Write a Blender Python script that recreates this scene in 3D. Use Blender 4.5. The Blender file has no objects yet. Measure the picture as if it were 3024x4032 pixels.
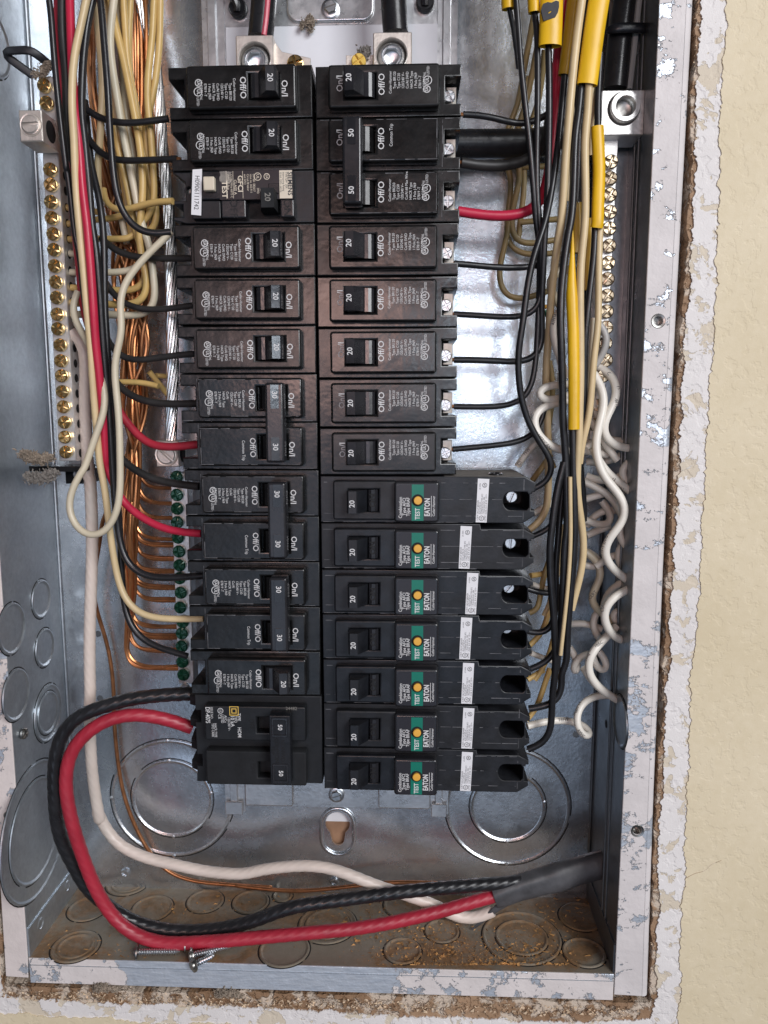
import bpy, bmesh, math, random
from mathutils import Vector, Matrix
import numpy as np
rnd = random.Random(7)
R_ = math.radians
S = 0.0254                       # everything below is in inches, scaled to metres when linked
scene = bpy.context.scene
COL = scene.collection

# ------------------------------------------------------------------ camera
F, CXP, CYP = 3032.58, 1512.0, 2016.0          # focal length in px of a 3024 x 4032 frame
CAM = np.array([2.0144, -16.0801, -6.597])
YAW, PIT, ROL = 0.0381, 0.1387, 0.0002
_cy, _sy, _cp, _sp = math.cos(YAW), math.sin(YAW), math.cos(PIT), math.sin(PIT)
FW = np.array([-_sy*_cp, _cy*_cp, -_sp]); RT = np.array([_cy, _sy, 0.0]); UP = np.cross(RT, FW)
cd = bpy.data.cameras.new('camera'); cam = bpy.data.objects.new('camera', cd); COL.objects.link(cam)
cd.sensor_fit = 'HORIZONTAL'; cd.sensor_width = 36.0; cd.lens = 36.0*F/3024.0
cd.clip_start = 0.01; cd.clip_end = 60.0
M = Matrix.Identity(4)
for i in range(3):
    M[i][0], M[i][1], M[i][2], M[i][3] = RT[i], UP[i], -FW[i], CAM[i]*S
cam.matrix_world = M
scene.camera = cam

# ------------------------------------------------------------------ light: a room with a window behind the camera
world = bpy.data.worlds.new('World'); scene.world = world; world.use_nodes = True
bg = world.node_tree.nodes['Background']
bg.inputs[0].default_value = (0.80, 0.86, 1.0, 1); bg.inputs[1].default_value = 0.075
def area(name, loc, target, sx, sy, power, color):
    l = bpy.data.lights.new(name, 'AREA'); l.shape = 'RECTANGLE'; l.size = sx*S; l.size_y = sy*S
    l.energy = power; l.color = color
    o = bpy.data.objects.new(name, l); COL.objects.link(o)
    o.location = Vector(loc)*S
    o.rotation_euler = (Vector(target)-Vector(loc)).to_track_quat('-Z', 'Y').to_euler()
    return o
for ix in (-1, 1):                                 # small paned window far behind the photographer
    for iz in (-1, 1):
        area('window_pane', (18+ix*3.9, -157, 4.1+iz*4.3), (4, 2, -6), 6.6, 7.4, 1.7, (0.80, 0.90, 1.0))
area('side_window', (54, -80, 28), (0, 0, -9), 46, 60, 62, (0.96, 0.97, 1.0))
area('door_opening', (-7, -136, -28), (-7, 0, -28), 70, 92, 13, (0.60, 0.76, 1.0))
area('pink_sheen_light', (-6, -62, 1), (0, 0, -6), 11, 13, 3.0, (1.0, 0.60, 0.50))  # added light for the pink sheen of mirrored skin on the breakers, no lamp there
scene.view_settings.view_transform = 'Standard'; scene.view_settings.look = 'None'
scene.view_settings.exposure = 0.0; scene.view_settings.gamma = 1.0
scene.render.resolution_x, scene.render.resolution_y = 768, 1024
scene.cycles.max_bounces = 8

# ------------------------------------------------------------------ picture point -> place
def ray(px, py):
    d = FW + RT*((px-CXP)/F) - UP*((py-CYP)/F)
    return d
def at(px, py, val, axis=1):
    """the point of the plane axis=val that is seen at px,py"""
    d = ray(px, py); t = (val-CAM[axis])/d[axis]
    return CAM + d*t
TILES = dict(A1=(0,0,.6028), A2=(600,0,.6028), A3=(1200,0,.6028), A4=(2000,0,.6172),
 B1=(0,900,.6028), B2=(600,900,.6028), B3=(1200,900,.6028), B4=(2000,900,.6172),
 C1=(0,1800,.6028), C2=(600,1800,.6028), C3=(1200,1800,.6028), C4=(2000,1800,.6172),
 D1=(0,2700,.7836), D2=(600,2700,.6028), D3=(1200,2700,.6028), D4=(1800,2700,.7378),
 E1=(1900,0,.3014), E2=(1900,400,.3014), E3=(1900,800,.3014), E4=(1900,1200,.5252),
 F1=(1950,1600,.5777), F2=(1950,2100,.5777), G1=(200,0,.5252), G2=(200,450,.5252), G3=(200,900,.5252),
 G4=(200,1350,.5252), G5=(200,1800,.6303), H1=(2150,2200,.3014), H2=(2050,2650,.3014), H3=(2050,3100,.3617),
 H4=(0,3300,.3617), H5=(500,3600,.3617), H6=(2150,0,.3617), H7=(0,0,.3164), H8=(0,2300,.4522), SRC=(0,0,1.0))
def px(tile, x, y):
    a, b, s = TILES[tile]; return a+x*s, b+y*s
def parse(spec):
    out = []
    for seg in spec.split(';'):
        t = seg.split()
        if not t: continue
        for p in t[1:]:
            x, y = p.split(','); out.append(px(t[0], float(x), float(y)))
    return out

# box of the enclosure
XL, XR, ZB, ZT, YF, YB = -6.935, 6.65, -19.42, 4.5, -0.03, 2.70

# ------------------------------------------------------------------ materials
def newmat(name):
    m = bpy.data.materials.new(name); m.use_nodes = True
    nt = m.node_tree; b = nt.nodes['Principled BSDF']
    return m, nt, b
def N(nt, t, **k):
    n = nt.nodes.new(t)
    for a, v in k.items():
        if a in ('inputs',):
            for i, vv in v.items(): n.inputs[i].default_value = vv
        else: setattr(n, a, v)
    return n
def noise(nt, scale, detail=4, rough=.6, coord='Object', stretch=None, dist=0):
    tc = N(nt, 'ShaderNodeTexCoord'); out = tc.outputs[coord]
    if stretch:
        mp = N(nt, 'ShaderNodeMapping'); mp.inputs['Scale'].default_value = stretch
        nt.links.new(out, mp.inputs[0]); out = mp.outputs[0]
    n = N(nt, 'ShaderNodeTexNoise'); n.inputs['Scale'].default_value = scale
    n.inputs['Detail'].default_value = detail; n.inputs['Roughness'].default_value = rough
    n.inputs['Distortion'].default_value = dist
    nt.links.new(out, n.inputs['Vector'])
    return n.outputs['Fac']
def ramp(nt, fac, stops, interp='LINEAR'):
    r = N(nt, 'ShaderNodeValToRGB'); r.color_ramp.interpolation = interp
    e = r.color_ramp.elements
    while len(e) > 1: e.remove(e[-1])
    e[0].position = stops[0][0]; e[0].color = (*stops[0][1], 1)
    for p, c in stops[1:]:
        q = e.new(p); q.color = (*c, 1)
    nt.links.new(fac, r.inputs[0]); return r.outputs[0]
def mixc(nt, fac, a, b):
    m = N(nt, 'ShaderNodeMix'); m.data_type = 'RGBA'
    for s, i in ((fac, 0), (a, 6), (b, 7)):
        if isinstance(s, (int, float)): m.inputs[i].default_value = s
        elif isinstance(s, tuple): m.inputs[i].default_value = (*s, 1)
        else: nt.links.new(s, m.inputs[i])
    return m.outputs[2]
def math_(nt, op, a, b=0.0):
    m = N(nt, 'ShaderNodeMath'); m.operation = op
    for s, i in ((a, 0), (b, 1)):
        if isinstance(s, (int, float)): m.inputs[i].default_value = s
        else: nt.links.new(s, m.inputs[i])
    return m.outputs[0]
def bump(nt, b, h, strength, dist=.001):
    bp = N(nt, 'ShaderNodeBump'); bp.inputs['Strength'].default_value = strength
    bp.inputs['Distance'].default_value = dist
    nt.links.new(h, bp.inputs['Height']); nt.links.new(bp.outputs[0], b.inputs['Normal'])
MAT = {}
def simple(name, col, rough=.5, metal=0, var=.12, vscale=150, bmp=0, bscale=400, spec=.5, coat=0, stretch=None):
    m, nt, b = newmat(name)
    f = noise(nt, vscale, stretch=stretch)
    lo = tuple(max(0, c*(1-var)) for c in col); hi = tuple(min(1, c*(1+var)) for c in col)
    nt.links.new(ramp(nt, f, [(.3, lo), (.7, hi)]), b.inputs['Base Color'])
    r = ramp(nt, noise(nt, vscale*.6, stretch=stretch), [(.3, (max(.03, rough*.8),)*3), (.7, (min(1, rough*1.2),)*3)])
    nt.links.new(r, b.inputs['Roughness'])
    b.inputs['Metallic'].default_value = metal; b.inputs['Specular IOR Level'].default_value = spec
    if name.startswith('black_'):              # every moulding has its own polish
        oi = N(nt, 'ShaderNodeObjectInfo')
        nt.links.new(math_(nt, 'MULTIPLY', r, math_(nt, 'ADD', .8, math_(nt, 'MULTIPLY', oi.outputs['Random'], .6))), b.inputs['Roughness'])
    if coat: b.inputs['Coat Weight'].default_value = coat; b.inputs['Coat Roughness'].default_value = .12
    if bmp: bump(nt, b, noise(nt, bscale, 3), bmp, .0006)
    MAT[name] = m; return m
def galv(name, lo, hi, rough, dirt=0.0, rust=0.0, stretch=(1, 1, 1)):
    m, nt, b = newmat(name)
    big = noise(nt, 14, 5, .65, stretch=stretch); fine = noise(nt, 330, 4, .7, stretch=stretch)
    f = math_(nt, 'ADD', math_(nt, 'MULTIPLY', big, .55), math_(nt, 'MULTIPLY', fine, .45))
    c = ramp(nt, f, [(.34, lo), (.66, hi)])
    met = .92
    if dirt or rust:
        rn = noise(nt, 26, 7, .72, dist=.4)
        k = ramp(nt, rn, [(.62-.25*rust, (0,)*3), (.74-.25*rust, (1,)*3)])
        rc = ramp(nt, noise(nt, 260, 5), [(.35, (.12, .055, .022)), (.65, (.34, .155, .055))])
        c = mixc(nt, k, c, rc)
        mm = math_(nt, 'SUBTRACT', .85-dirt*.5, math_(nt, 'MULTIPLY', k, .6))
        nt.links.new(mm, b.inputs['Metallic'])
        c = mixc(nt, dirt*.55, c, (.20, .150, .090))
    else: b.inputs['Metallic'].default_value = met
    nt.links.new(c, b.inputs['Base Color'])
    rr = ramp(nt, noise(nt, 60, 5, .7), [(.3, (rough*.75,)*3), (.7, (min(1, rough*1.3),)*3)])
    nt.links.new(rr, b.inputs['Roughness'])
    bump(nt, b, math_(nt, 'ADD', noise(nt, 420, 3, .6), math_(nt, 'MULTIPLY', noise(nt, 150, 3, .6, stretch=(1, 1, .5)), .5)), .15, .0005)
    MAT[name] = m; return m
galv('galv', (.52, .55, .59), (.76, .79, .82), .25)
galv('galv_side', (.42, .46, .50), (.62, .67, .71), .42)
galv('galv_shaded', (.20, .22, .24), (.32, .34, .36), .34)  # darker copy of the same steel: the right wall's shade put into the colour
galv('galv_floor', (.26, .25, .22), (.42, .40, .35), .52, dirt=1.0, rust=.72)
galv('bright_metal', (.68, .69, .71), (.86, .87, .88), .30)

def painted(name, cover, streak=(1, 1, 1), paint=(.72, .66, .64), bare_x=None):
    """galvanised flange with torn, overlapping coats of wall paint"""
    m, nt, b = newmat(name)
    n1 = noise(nt, 95, 6, .62, stretch=streak, dist=.3); n2 = noise(nt, 26, 3, .5, stretch=streak)
    f = math_(nt, 'ADD', math_(nt, 'MULTIPLY', n1, .62), math_(nt, 'MULTIPLY', n2, .38))
    f = math_(nt, 'ADD', f, math_(nt, 'MULTIPLY', math_(nt, 'SUBTRACT', noise(nt, 520, 4, .7), .5), .16))
    t = .5 - (cover-.5)*.24
    if bare_x:
        tc = N(nt, 'ShaderNodeTexCoord'); sx = N(nt, 'ShaderNodeSeparateXYZ'); nt.links.new(tc.outputs['Object'], sx.inputs[0])
        mr = N(nt, 'ShaderNodeMapRange'); mr.inputs[1].default_value = bare_x[0]*S; mr.inputs[2].default_value = bare_x[1]*S
        mr.inputs[3].default_value = 0.0; mr.inputs[4].default_value = .30; nt.links.new(sx.outputs[0], mr.inputs[0])
        mr2 = N(nt, 'ShaderNodeMapRange'); mr2.inputs[1].default_value = bare_x[2]*S; mr2.inputs[2].default_value = bare_x[3]*S
        mr2.inputs[3].default_value = 1.0; mr2.inputs[4].default_value = 0.0; nt.links.new(sx.outputs[0], mr2.inputs[0])
        f = math_(nt, 'SUBTRACT', f, math_(nt, 'MULTIPLY', mr.outputs[0], mr2.outputs[0]))
    k = ramp(nt, f, [(t-.008, (0,)*3), (t+.008, (1,)*3)])
    g = ramp(nt, noise(nt, 260, 4, .7, stretch=(.3, 1, 3)), [(.3, (.50, .56, .64)), (.7, (.78, .83, .90))])
    pc = ramp(nt, noise(nt, 40, 5, .6), [(.35, tuple(c*.93 for c in paint)), (.65, tuple(min(1, c*1.06) for c in paint))])
    nt.links.new(mixc(nt, k, g, pc), b.inputs['Base Color'])
    nt.links.new(math_(nt, 'SUBTRACT', .52, math_(nt, 'MULTIPLY', k, .52)), b.inputs['Metallic'])
    nt.links.new(math_(nt, 'ADD', .40, math_(nt, 'MULTIPLY', k, .18)), b.inputs['Roughness'])
    h = math_(nt, 'ADD', k, math_(nt, 'MULTIPLY', noise(nt, 180, 3), .5))
    bump(nt, b, h, .8, .0012)
    MAT[name] = m
painted('flange_left_paint', .86, paint=(.70, .63, .60))
painted('flange_right_paint', .70, streak=(.75, 1, 1.2), paint=(.66, .62, .61))
painted('flange_bottom_paint', .72, paint=(.68, .63, .61), bare_x=(-4.7, -4.2, -.5, 3.2))

def wallmat(name, cols, bscale, bstr, mix2=None, thr=(.52, .54)):
    m, nt, b = newmat(name)
    c = ramp(nt, math_(nt, 'ADD', math_(nt, 'MULTIPLY', noise(nt, 9, 5, .6), .65), math_(nt, 'MULTIPLY', noise(nt, 240, 5, .7), .35)), [(.38, cols[0]), (.62, cols[1])])
    h = noise(nt, bscale, 3, .5, dist=.15)
    lump = ramp(nt, h, [(.40, (0,)*3), (.47, (1,)*3)])
    if mix2:
        k = ramp(nt, noise(nt, 75, 5, .6, dist=.4), [(thr[0], (0,)*3), (thr[1], (1,)*3)])
        c = mixc(nt, k, c, mix2)
        lump = math_(nt, 'ADD', math_(nt, 'MULTIPLY', k, -.8), math_(nt, 'MULTIPLY', lump, .5))
    nt.links.new(c, b.inputs['Base Color']); b.inputs['Roughness'].default_value = .62
    b.inputs['Specular IOR Level'].default_value = .35
    bump(nt, b, math_(nt, 'ADD', lump, math_(nt, 'ADD', math_(nt, 'MULTIPLY', noise(nt, 1100, 3, .7), .35), math_(nt, 'MULTIPLY', noise(nt, 30, 3), .9))), bstr, .0012)
    MAT[name] = m
wallmat('cream_paint', ((.66, .565, .385), (.74, .645, .465)), 170, .19)
wallmat('torn_primer', ((.72, .69, .67), (.80, .77, .75)), 140, .5, mix2=(.66, .58, .46), thr=(.545, .56))
wallmat('gypsum_edge', ((.20, .11, .055), (.40, .26, .16)), 240, 1.0, mix2=(.60, .50, .40), thr=(.50, .56))

simple('black_gloss', (.010, .0098, .010), .22, 0, .7, 90, bmp=.5, bscale=70, spec=.5)
simple('black_plastic', (.0095, .0105, .0135), .37, 0, .6, 120, bmp=.12, bscale=500, spec=.45)
simple('black_matt', (.011, .012, .014), .55, 0, .3, 120, bmp=.1, bscale=600, spec=.4)
simple('black_shiny', (.018, .018, .021), .20, 0, .3, 60, bmp=.15, bscale=160, spec=.6)
simple('dark_slot', (.004, .004, .005), .7)
simple('white_print', (.66, .66, .66), .6, var=.05)
simple('grey_print', (.22, .21, .19), .6, var=.1)
simple('yellow_print', (.75, .50, .10), .6, var=.05)
simple('ink', (.03, .03, .035), .6)
simple('label_white', (.78, .78, .80), .45, var=.05)
simple('label_beige', (.70, .62, .50), .5, var=.08)
simple('label_green', (.0, .17, .115), .4, var=.08)
simple('label_black', (.018, .016, .020), .35)
simple('button_orange', (.80, .42, .06), .35, var=.05)
simple('button_beige', (.68, .60, .47), .5, var=.05)
simple('brass', (.78, .56, .26), .22, 1, .12, 200, bmp=.1)
simple('zinc', (.66, .68, .70), .32, 1, .1, 200, bmp=.1)
simple('aluminium', (.76, .75, .73), .34, .72, .08, 200, bmp=.15, bscale=600)
simple('lug_alu', (.74, .68, .62), .40, .72, .08, 300, bmp=.2, bscale=700)
simple('steel_dark', (.34, .33, .31), .35, 1, .15, 200, bmp=.1)
simple('green_screw', (.01, .085, .045), .25, .35, .2, 200, bmp=.15, coat=.4)
simple('copper', (.66, .28, .115), .30, .85, .3, 120, stretch=(1, 1, .25))
simple('copper_old', (.46, .20, .09), .34, .85, .3, 120)
simple('alu_strand', (.70, .69, .68), .25, 1, .15, 120)
simple('ins_black', (.016, .016, .018), .30, 0, .3, 90, bmp=.12, bscale=300, spec=.5)
simple('ins_black_dull', (.026, .025, .025), .48, 0, .3, 90, bmp=.1, bscale=400, spec=.4)
simple('ins_red', (.52, .022, .060), .33, 0, .12, 60, bmp=.06, spec=.45)
simple('ins_red_dark', (.38, .022, .042), .42, 0, .15, 60, bmp=.06)
simple('ins_tan', (.66, .51, .29), .36, 0, .10, 50, bmp=.06)
simple('ins_yellowtan', (.60, .41, .15), .34, 0, .14, 50, bmp=.06)
simple('ins_olive', (.34, .25, .11), .38, 0, .16, 50, bmp=.06)
simple('ins_white', (.80, .76, .68), .36, 0, .07, 50, bmp=.06)
simple('ins_cream', (.62, .55, .41), .38, 0, .08, 50, bmp=.06)
simple('ins_pinkwhite', (.70, .60, .53), .38, 0, .07, 60, bmp=.06)
simple('ins_grey', (.46, .45, .43), .40, 0, .08, 50, bmp=.06)
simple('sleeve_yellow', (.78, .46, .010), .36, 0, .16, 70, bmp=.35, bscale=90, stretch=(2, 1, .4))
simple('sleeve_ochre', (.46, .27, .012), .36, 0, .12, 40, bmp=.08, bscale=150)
simple('red_stripe', (.55, .08, .12), .4, 0, .08)
simple('screw_bronze', (.46, .37, .26), .26, .85, .2, 200, bmp=.1)
simple('sheath', (.065, .065, .070), .48, 0, .5, 60, bmp=.9, bscale=60, spec=.6)
simple('clamp_steel', (.40, .37, .33), .42, .85, .2, 200)
simple('lint', (.27, .22, .17), .9, 0, .5, 220)
simple('scuff_grey', (.16, .16, .17), .6, 0, .5, 300)
simple('dust_grey', (.22, .20, .18), .9, 0, .3, 500)
simple('sawdust', (.46, .24, .085), .9, 0, .75, 160)
simple('paper_chip', (.66, .50, .34), .85, 0, .35, 300)
simple('wood', (.30, .17, .10), .7, 0, .2, 60)
simple('insulator', (.74, .75, .79), .45, 0, .03, 60)
simple('cable_grey', (.34, .34, .33), .5, 0, .08)
simple('tape_dark_red', (.10, .02, .02), .5)

# ------------------------------------------------------------------ mesh helpers (inches)
class G:
    """a bag of geometry that becomes ONE mesh object"""
    def __init__(s): s.v = []; s.f = []; s.sm = []
    def add(s, v, f, smooth=True):
        o = len(s.v); s.v += [tuple(map(float, p)) for p in v]; s.f += [tuple(i+o for i in q) for q in f]; s.sm += [smooth]*len(f); return s
    def join(s, g): return s.addm(g.v, g.f, g.sm)
    def addm(s, v, f, sm):
        o = len(s.v); s.v += v; s.f += [tuple(i+o for i in q) for q in f]; s.sm += sm; return s
    def xf(s, fn):
        g = G(); g.v = [tuple(fn(p)) for p in s.v]; g.f = list(s.f); g.sm = list(s.sm); return g
def link(name, data, parent=None):
    o = bpy.data.objects.new(name, data); COL.objects.link(o)
    if parent: o.parent = parent
    return o
def mk(name, g, mat, parent=None, origin=(0, 0, 0), weld=False):
    me = bpy.data.meshes.new(name)
    ox, oy, oz = origin
    me.from_pydata([((x-ox)*S, (y-oy)*S, (z-oz)*S) for x, y, z in g.v], [], g.f)
    me.polygons.foreach_set('use_smooth', g.sm)
    me.materials.append(MAT[mat]); me.update()
    if any(g.sm): 
        try: me.set_sharp_from_angle(angle=R_(38))
        except Exception: pass
    o = link(name, me, parent)
    if parent is None: o.location = Vector(origin)*S
    return o
def tag(o, label=None, cat=None, group=None, kind=None):
    if label: o['label'] = label
    if cat: o['category'] = cat
    if group: o['group'] = group
    if kind: o['kind'] = kind
    return o
def empty(name, loc, label=None, cat=None, group=None):
    o = link(name, None); o.location = Vector(loc)*S; o.empty_display_size = .01
    return tag(o, label, cat, group)
def copy_tree(o, parent=None):
    c = o.copy(); COL.objects.link(c)
    if parent is not None: c.parent = parent
    for ch in list(o.children): copy_tree(ch, c)
    return c

def frommesh(me, fn, smooth=False):
    g = G(); g.add([fn(v.co) for v in me.vertices], [tuple(p.vertices) for p in me.polygons], smooth)
    bpy.data.meshes.remove(me); return g
def prism(loops, y0, y1, bev=0.0, res=0):
    """flat outline (x,z loops, later loops are holes) given thickness from y0 (front) to y1 (back), edges bevelled"""
    cu = bpy.data.curves.new('t', 'CURVE'); cu.dimensions = '2D'; cu.fill_mode = 'BOTH'
    for lp in loops:
        sp = cu.splines.new('POLY'); sp.points.add(len(lp)-1); sp.use_cyclic_u = True
        for p, (x, z) in zip(sp.points, lp): p.co = (x, z, 0, 1)
    h = abs(y1-y0)/2; cu.extrude = max(1e-5, h-bev)
    if bev: cu.bevel_depth = bev; cu.offset = -bev; cu.bevel_resolution = res
    o = bpy.data.objects.new('t', cu); me = bpy.data.meshes.new_from_object(o)
    bpy.data.objects.remove(o); bpy.data.curves.remove(cu)
    yc = (y0+y1)/2
    return frommesh(me, lambda c: (c.x, yc-c.z, c.y), smooth=bool(res))
def rrect(x0, z0, x1, z1, r=0.0, n=4):
    if r <= 0: return [(x0, z0), (x1, z0), (x1, z1), (x0, z1)]
    o = []
    for cx, cz, a in ((x1-r, z0+r, -90), (x1-r, z1-r, 0), (x0+r, z1-r, 90), (x0+r, z0+r, 180)):
        for i in range(n+1):
            t = R_(a+90*i/n); o.append((cx+r*math.cos(t), cz+r*math.sin(t)))
    return o
def circ(cx, cz, r, n=20, rz=None):
    rz = rz or r
    return [(cx+r*math.cos(2*math.pi*i/n), cz+rz*math.sin(2*math.pi*i/n)) for i in range(n)]
def box(x0, x1, y0, y1, z0, z1, bev=0.0):
    return prism([rrect(x0, z0, x1, z1)], y0, y1, bev)
def extr_profile(prof, z0, z1):
    """(x,y) profile swept along z"""
    n = len(prof); v = [(x, y, z0) for x, y in prof]+[(x, y, z1) for x, y in prof]
    a = sum(prof[i][0]*prof[(i+1) % n][1]-prof[(i+1) % n][0]*prof[i][1] for i in range(n))
    f = [(i, (i+1) % n, n+(i+1) % n, n+i) for i in range(n)]+[tuple(range(n))[::-1], tuple(range(n, 2*n))]
    if a < 0: f = [q[::-1] for q in f]
    g = G(); g.add(v, f, False); return g
def bevelled(g, w, seg=1):
    bm = bmesh.new(); vs = [bm.verts.new(v) for v in g.v]
    for f in g.f: bm.faces.new([vs[i] for i in f])
    bmesh.ops.bevel(bm, geom=[e for e in bm.edges if e.calc_face_angle(0) > .5], offset=w, segments=seg, affect='EDGES', profile=.5)
    bm.verts.index_update()
    o = G(); o.add([v.co[:] for v in bm.verts], [tuple(v.index for v in f.verts) for f in bm.faces], seg > 1); bm.free(); return o
def lathe(prof, c, n=24, axis='-y', cap=True, gap=None):
    """(r, h) profile turned about an axis through c; h grows along the axis"""
    g = G(); v = []; f = []
    for r, h in prof:
        for i in range(n):
            t = 2*math.pi*i/n; a, b = r*math.cos(t), r*math.sin(t)
            if axis == '-y': v.append((c[0]+a, c[1]-h, c[2]+b))
            elif axis == '+x': v.append((c[0]+h, c[1]+a, c[2]+b))
            elif axis == '-x': v.append((c[0]-h, c[1]-a, c[2]+b))
            elif axis == '+z': v.append((c[0]+a, c[1]+b, c[2]+h))
            elif axis == '-z': v.append((c[0]+a, c[1]-b, c[2]-h))
    m = len(prof)
    for j in range(m-1):
        for i in range(n):
            if gap and gap(i/n): continue
            k = (i+1) % n; f.append((j*n+i, j*n+k, (j+1)*n+k, (j+1)*n+i))
    if cap: f.append(tuple((m-1)*n+i for i in range(n)))
    flip = axis in ('+x',)
    g.add(v, f, True); return g
def spline(pts, step=.1, smooth=0):
    """Catmull-Rom through 3-D points, evenly resampled"""
    P = [np.array(p, float) for p in pts]
    if len(P) == 2: dense = [P[0]+(P[1]-P[0])*t for t in np.linspace(0, 1, 20)]
    else:
        Q = [2*P[0]-P[1]]+P+[2*P[-1]-P[-2]]; dense = []
        for i in range(1, len(Q)-2):
            p0, p1, p2, p3 = Q[i-1:i+3]
            d = [max(1e-4, np.linalg.norm(b-a))**.5 for a, b in ((p0, p1), (p1, p2), (p2, p3))]
            t0 = 0; t1 = d[0]; t2 = t1+d[1]; t3 = t2+d[2]
            for t in np.linspace(t1, t2, 14, endpoint=False):
                A1 = (t1-t)/(t1-t0)*p0+(t-t0)/(t1-t0)*p1; A2 = (t2-t)/(t2-t1)*p1+(t-t1)/(t2-t1)*p2
                A3 = (t3-t)/(t3-t2)*p2+(t-t2)/(t3-t2)*p3
                B1 = (t2-t)/(t2-t0)*A1+(t-t0)/(t2-t0)*A2; B2 = (t3-t)/(t3-t1)*A2+(t-t1)/(t3-t1)*A3
                dense.append((t2-t)/(t2-t1)*B1+(t-t1)/(t2-t1)*B2)
        dense.append(P[-1])
    D = np.array(dense); L = np.concatenate([[0], np.cumsum(np.linalg.norm(np.diff(D, axis=0), axis=1))])
    n = max(3, int(L[-1]/step)+1); s = np.linspace(0, L[-1], n)
    C = np.stack([np.interp(s, L, D[:, k]) for k in range(3)], 1)
    for _ in range(smooth): C[1:-1] = C[1:-1]*.5+(C[:-2]+C[2:])*.25
    return C
def tube(C, r, seg=10, lobes=0, amp=.1, twist=0.0, flat=None, taper=None, hollow=0):
    """round (or lobed, twisted / flattened) tube along a centre line"""
    n = len(C); T = np.gradient(C, axis=0); T /= np.linalg.norm(T, axis=1)[:, None]+1e-12
    up = np.array([0, 1.0, 0]) if abs(T[0][1]) < .8 else np.array([1.0, 0, 0])
    u = np.cross(T[0], up); u /= np.linalg.norm(u); v = []; f = []; s = 0
    for i in range(n):
        if flat is not None:
            u = np.cross(T[i], np.array([0, 1.0, 0])); u /= np.linalg.norm(u)+1e-9
        else:
            u = u-T[i]*(u@T[i]); u /= np.linalg.norm(u)+1e-12
        w = np.cross(T[i], u)
        if i: s += np.linalg.norm(C[i]-C[i-1])
        rr = r*(taper(i/(n-1)) if taper else 1)
        for k in range(seg):
            a = 2*math.pi*k/seg; q = rr*(1+(amp*math.cos(lobes*a+twist*s) if lobes else 0))
            ca, sa = math.cos(a), math.sin(a)*(flat if flat else 1)
            v.append(C[i]+u*q*ca+w*q*sa)
    for i in range(n-1):
        for k in range(seg):
            j = (k+1) % seg; f.append((i*seg+k, i*seg+j, (i+1)*seg+j, (i+1)*seg+k))
    g = G(); g.add(v, f, True)
    g.f.append(tuple(range(seg))[::-1]); g.f.append(tuple((n-1)*seg+k for k in range(seg))); g.sm += [False, False]
    return g
_tc = {}
def text(s, size, x, z, y, rot=90, align='CENTER', xs=1.0, bold=0.0, extr=0.0):
    """flat lettering facing the viewer (-y); rot 90 reads upwards"""
    key = (s, align, bold)
    if key not in _tc:
        cu = bpy.data.curves.new('t', 'FONT'); cu.body = s; cu.size = 1; cu.align_x = align; cu.align_y = 'CENTER'
        cu.resolution_u = 2; cu.offset = bold
        o = bpy.data.objects.new('t', cu); me = bpy.data.meshes.new_from_object(o)
        _tc[key] = ([v.co.copy() for v in me.vertices], [tuple(p.vertices) for p in me.polygons])
        bpy.data.objects.remove(o); bpy.data.curves.remove(cu); bpy.data.meshes.remove(me)
    vs, fs = _tc[key]; c, sn = math.cos(R_(rot)), math.sin(R_(rot)); g = G()
    g.add([(x+(p.x*xs*c-p.y*sn)*size, y, z+(p.x*xs*sn+p.y*c)*size) for p in vs], fs, False); return g
def ring(cx, cz, r, w, y, n=20, gap=None):
    g = G(); v = []; f = []
    ks = [i for i in range(n)]
    for i in range(n):
        t = 2*math.pi*i/n
        v += [(cx+r*math.cos(t), y, cz+r*math.sin(t)), (cx+(r-w)*math.cos(t), y, cz+(r-w)*math.sin(t))]
    for i in range(n):
        if gap and gap(i/n): continue
        j = (i+1) % n; f.append((2*i, 2*j, 2*j+1, 2*i+1))
    g.add(v, f, False); return g
def screw_head(c, r, h, slot=.22, cross=False, ang=0.0, n=20, axis='-y', dome=.25):
    """slotted or crossed screw head with real grooves"""
    g = lathe([(r*.98, -h*.6), (r, 0), (r, h*.45), (r*.93, h*.55), (0.001, h*.55)], (0, 0, 0), n)
    w = r*slot/2
    def seg(sgn, quad):
        lp = []
        for i in range(n+1):
            t = math.pi*i/n; x, z = r*.95*math.cos(t), r*.95*math.sin(t)
            if z >= w and (not quad or abs(x) >= w): lp.append((x, z))
        return lp
    if not cross:
        z0 = w; x0 = math.sqrt((r*.95)**2-w*w)
        arc = [(x0, w)]+[(r*.95*math.cos(t), r*.95*math.sin(t)) for t in np.linspace(math.asin(w/(r*.95))+.1, math.pi-math.asin(w/(r*.95))-.1, 9)]+[(-x0, w)]
        parts = [arc, [(-x, -z) for x, z in arc]]
    else:
        a0 = math.asin(w/(r*.95)); q = [(w, w)]+[(r*.95*math.cos(t), r*.95*math.sin(t)) for t in np.linspace(a0, math.pi/2-a0, 5)]
        parts = [[(x*math.cos(k)-z*math.sin(k), x*math.sin(k)+z*math.cos(k)) for x, z in q] for k in (0, math.pi/2, math.pi, 1.5*math.pi)]
    for lp in parts: g.join(prism([lp], -h, -h*.5, min(.02, r*.12)))
    ca, sa = math.cos(ang), math.sin(ang)
    def fn(p):
        x, y, z = p[0]*ca-p[2]*sa, p[1], p[0]*sa+p[2]*ca
        if axis == '+x': x, y, z = -y, x, z
        elif axis == '+z': x, y, z = x, z, -y
        return (c[0]+x, c[1]+y, c[2]+z)
    return g.xf(fn)
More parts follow.
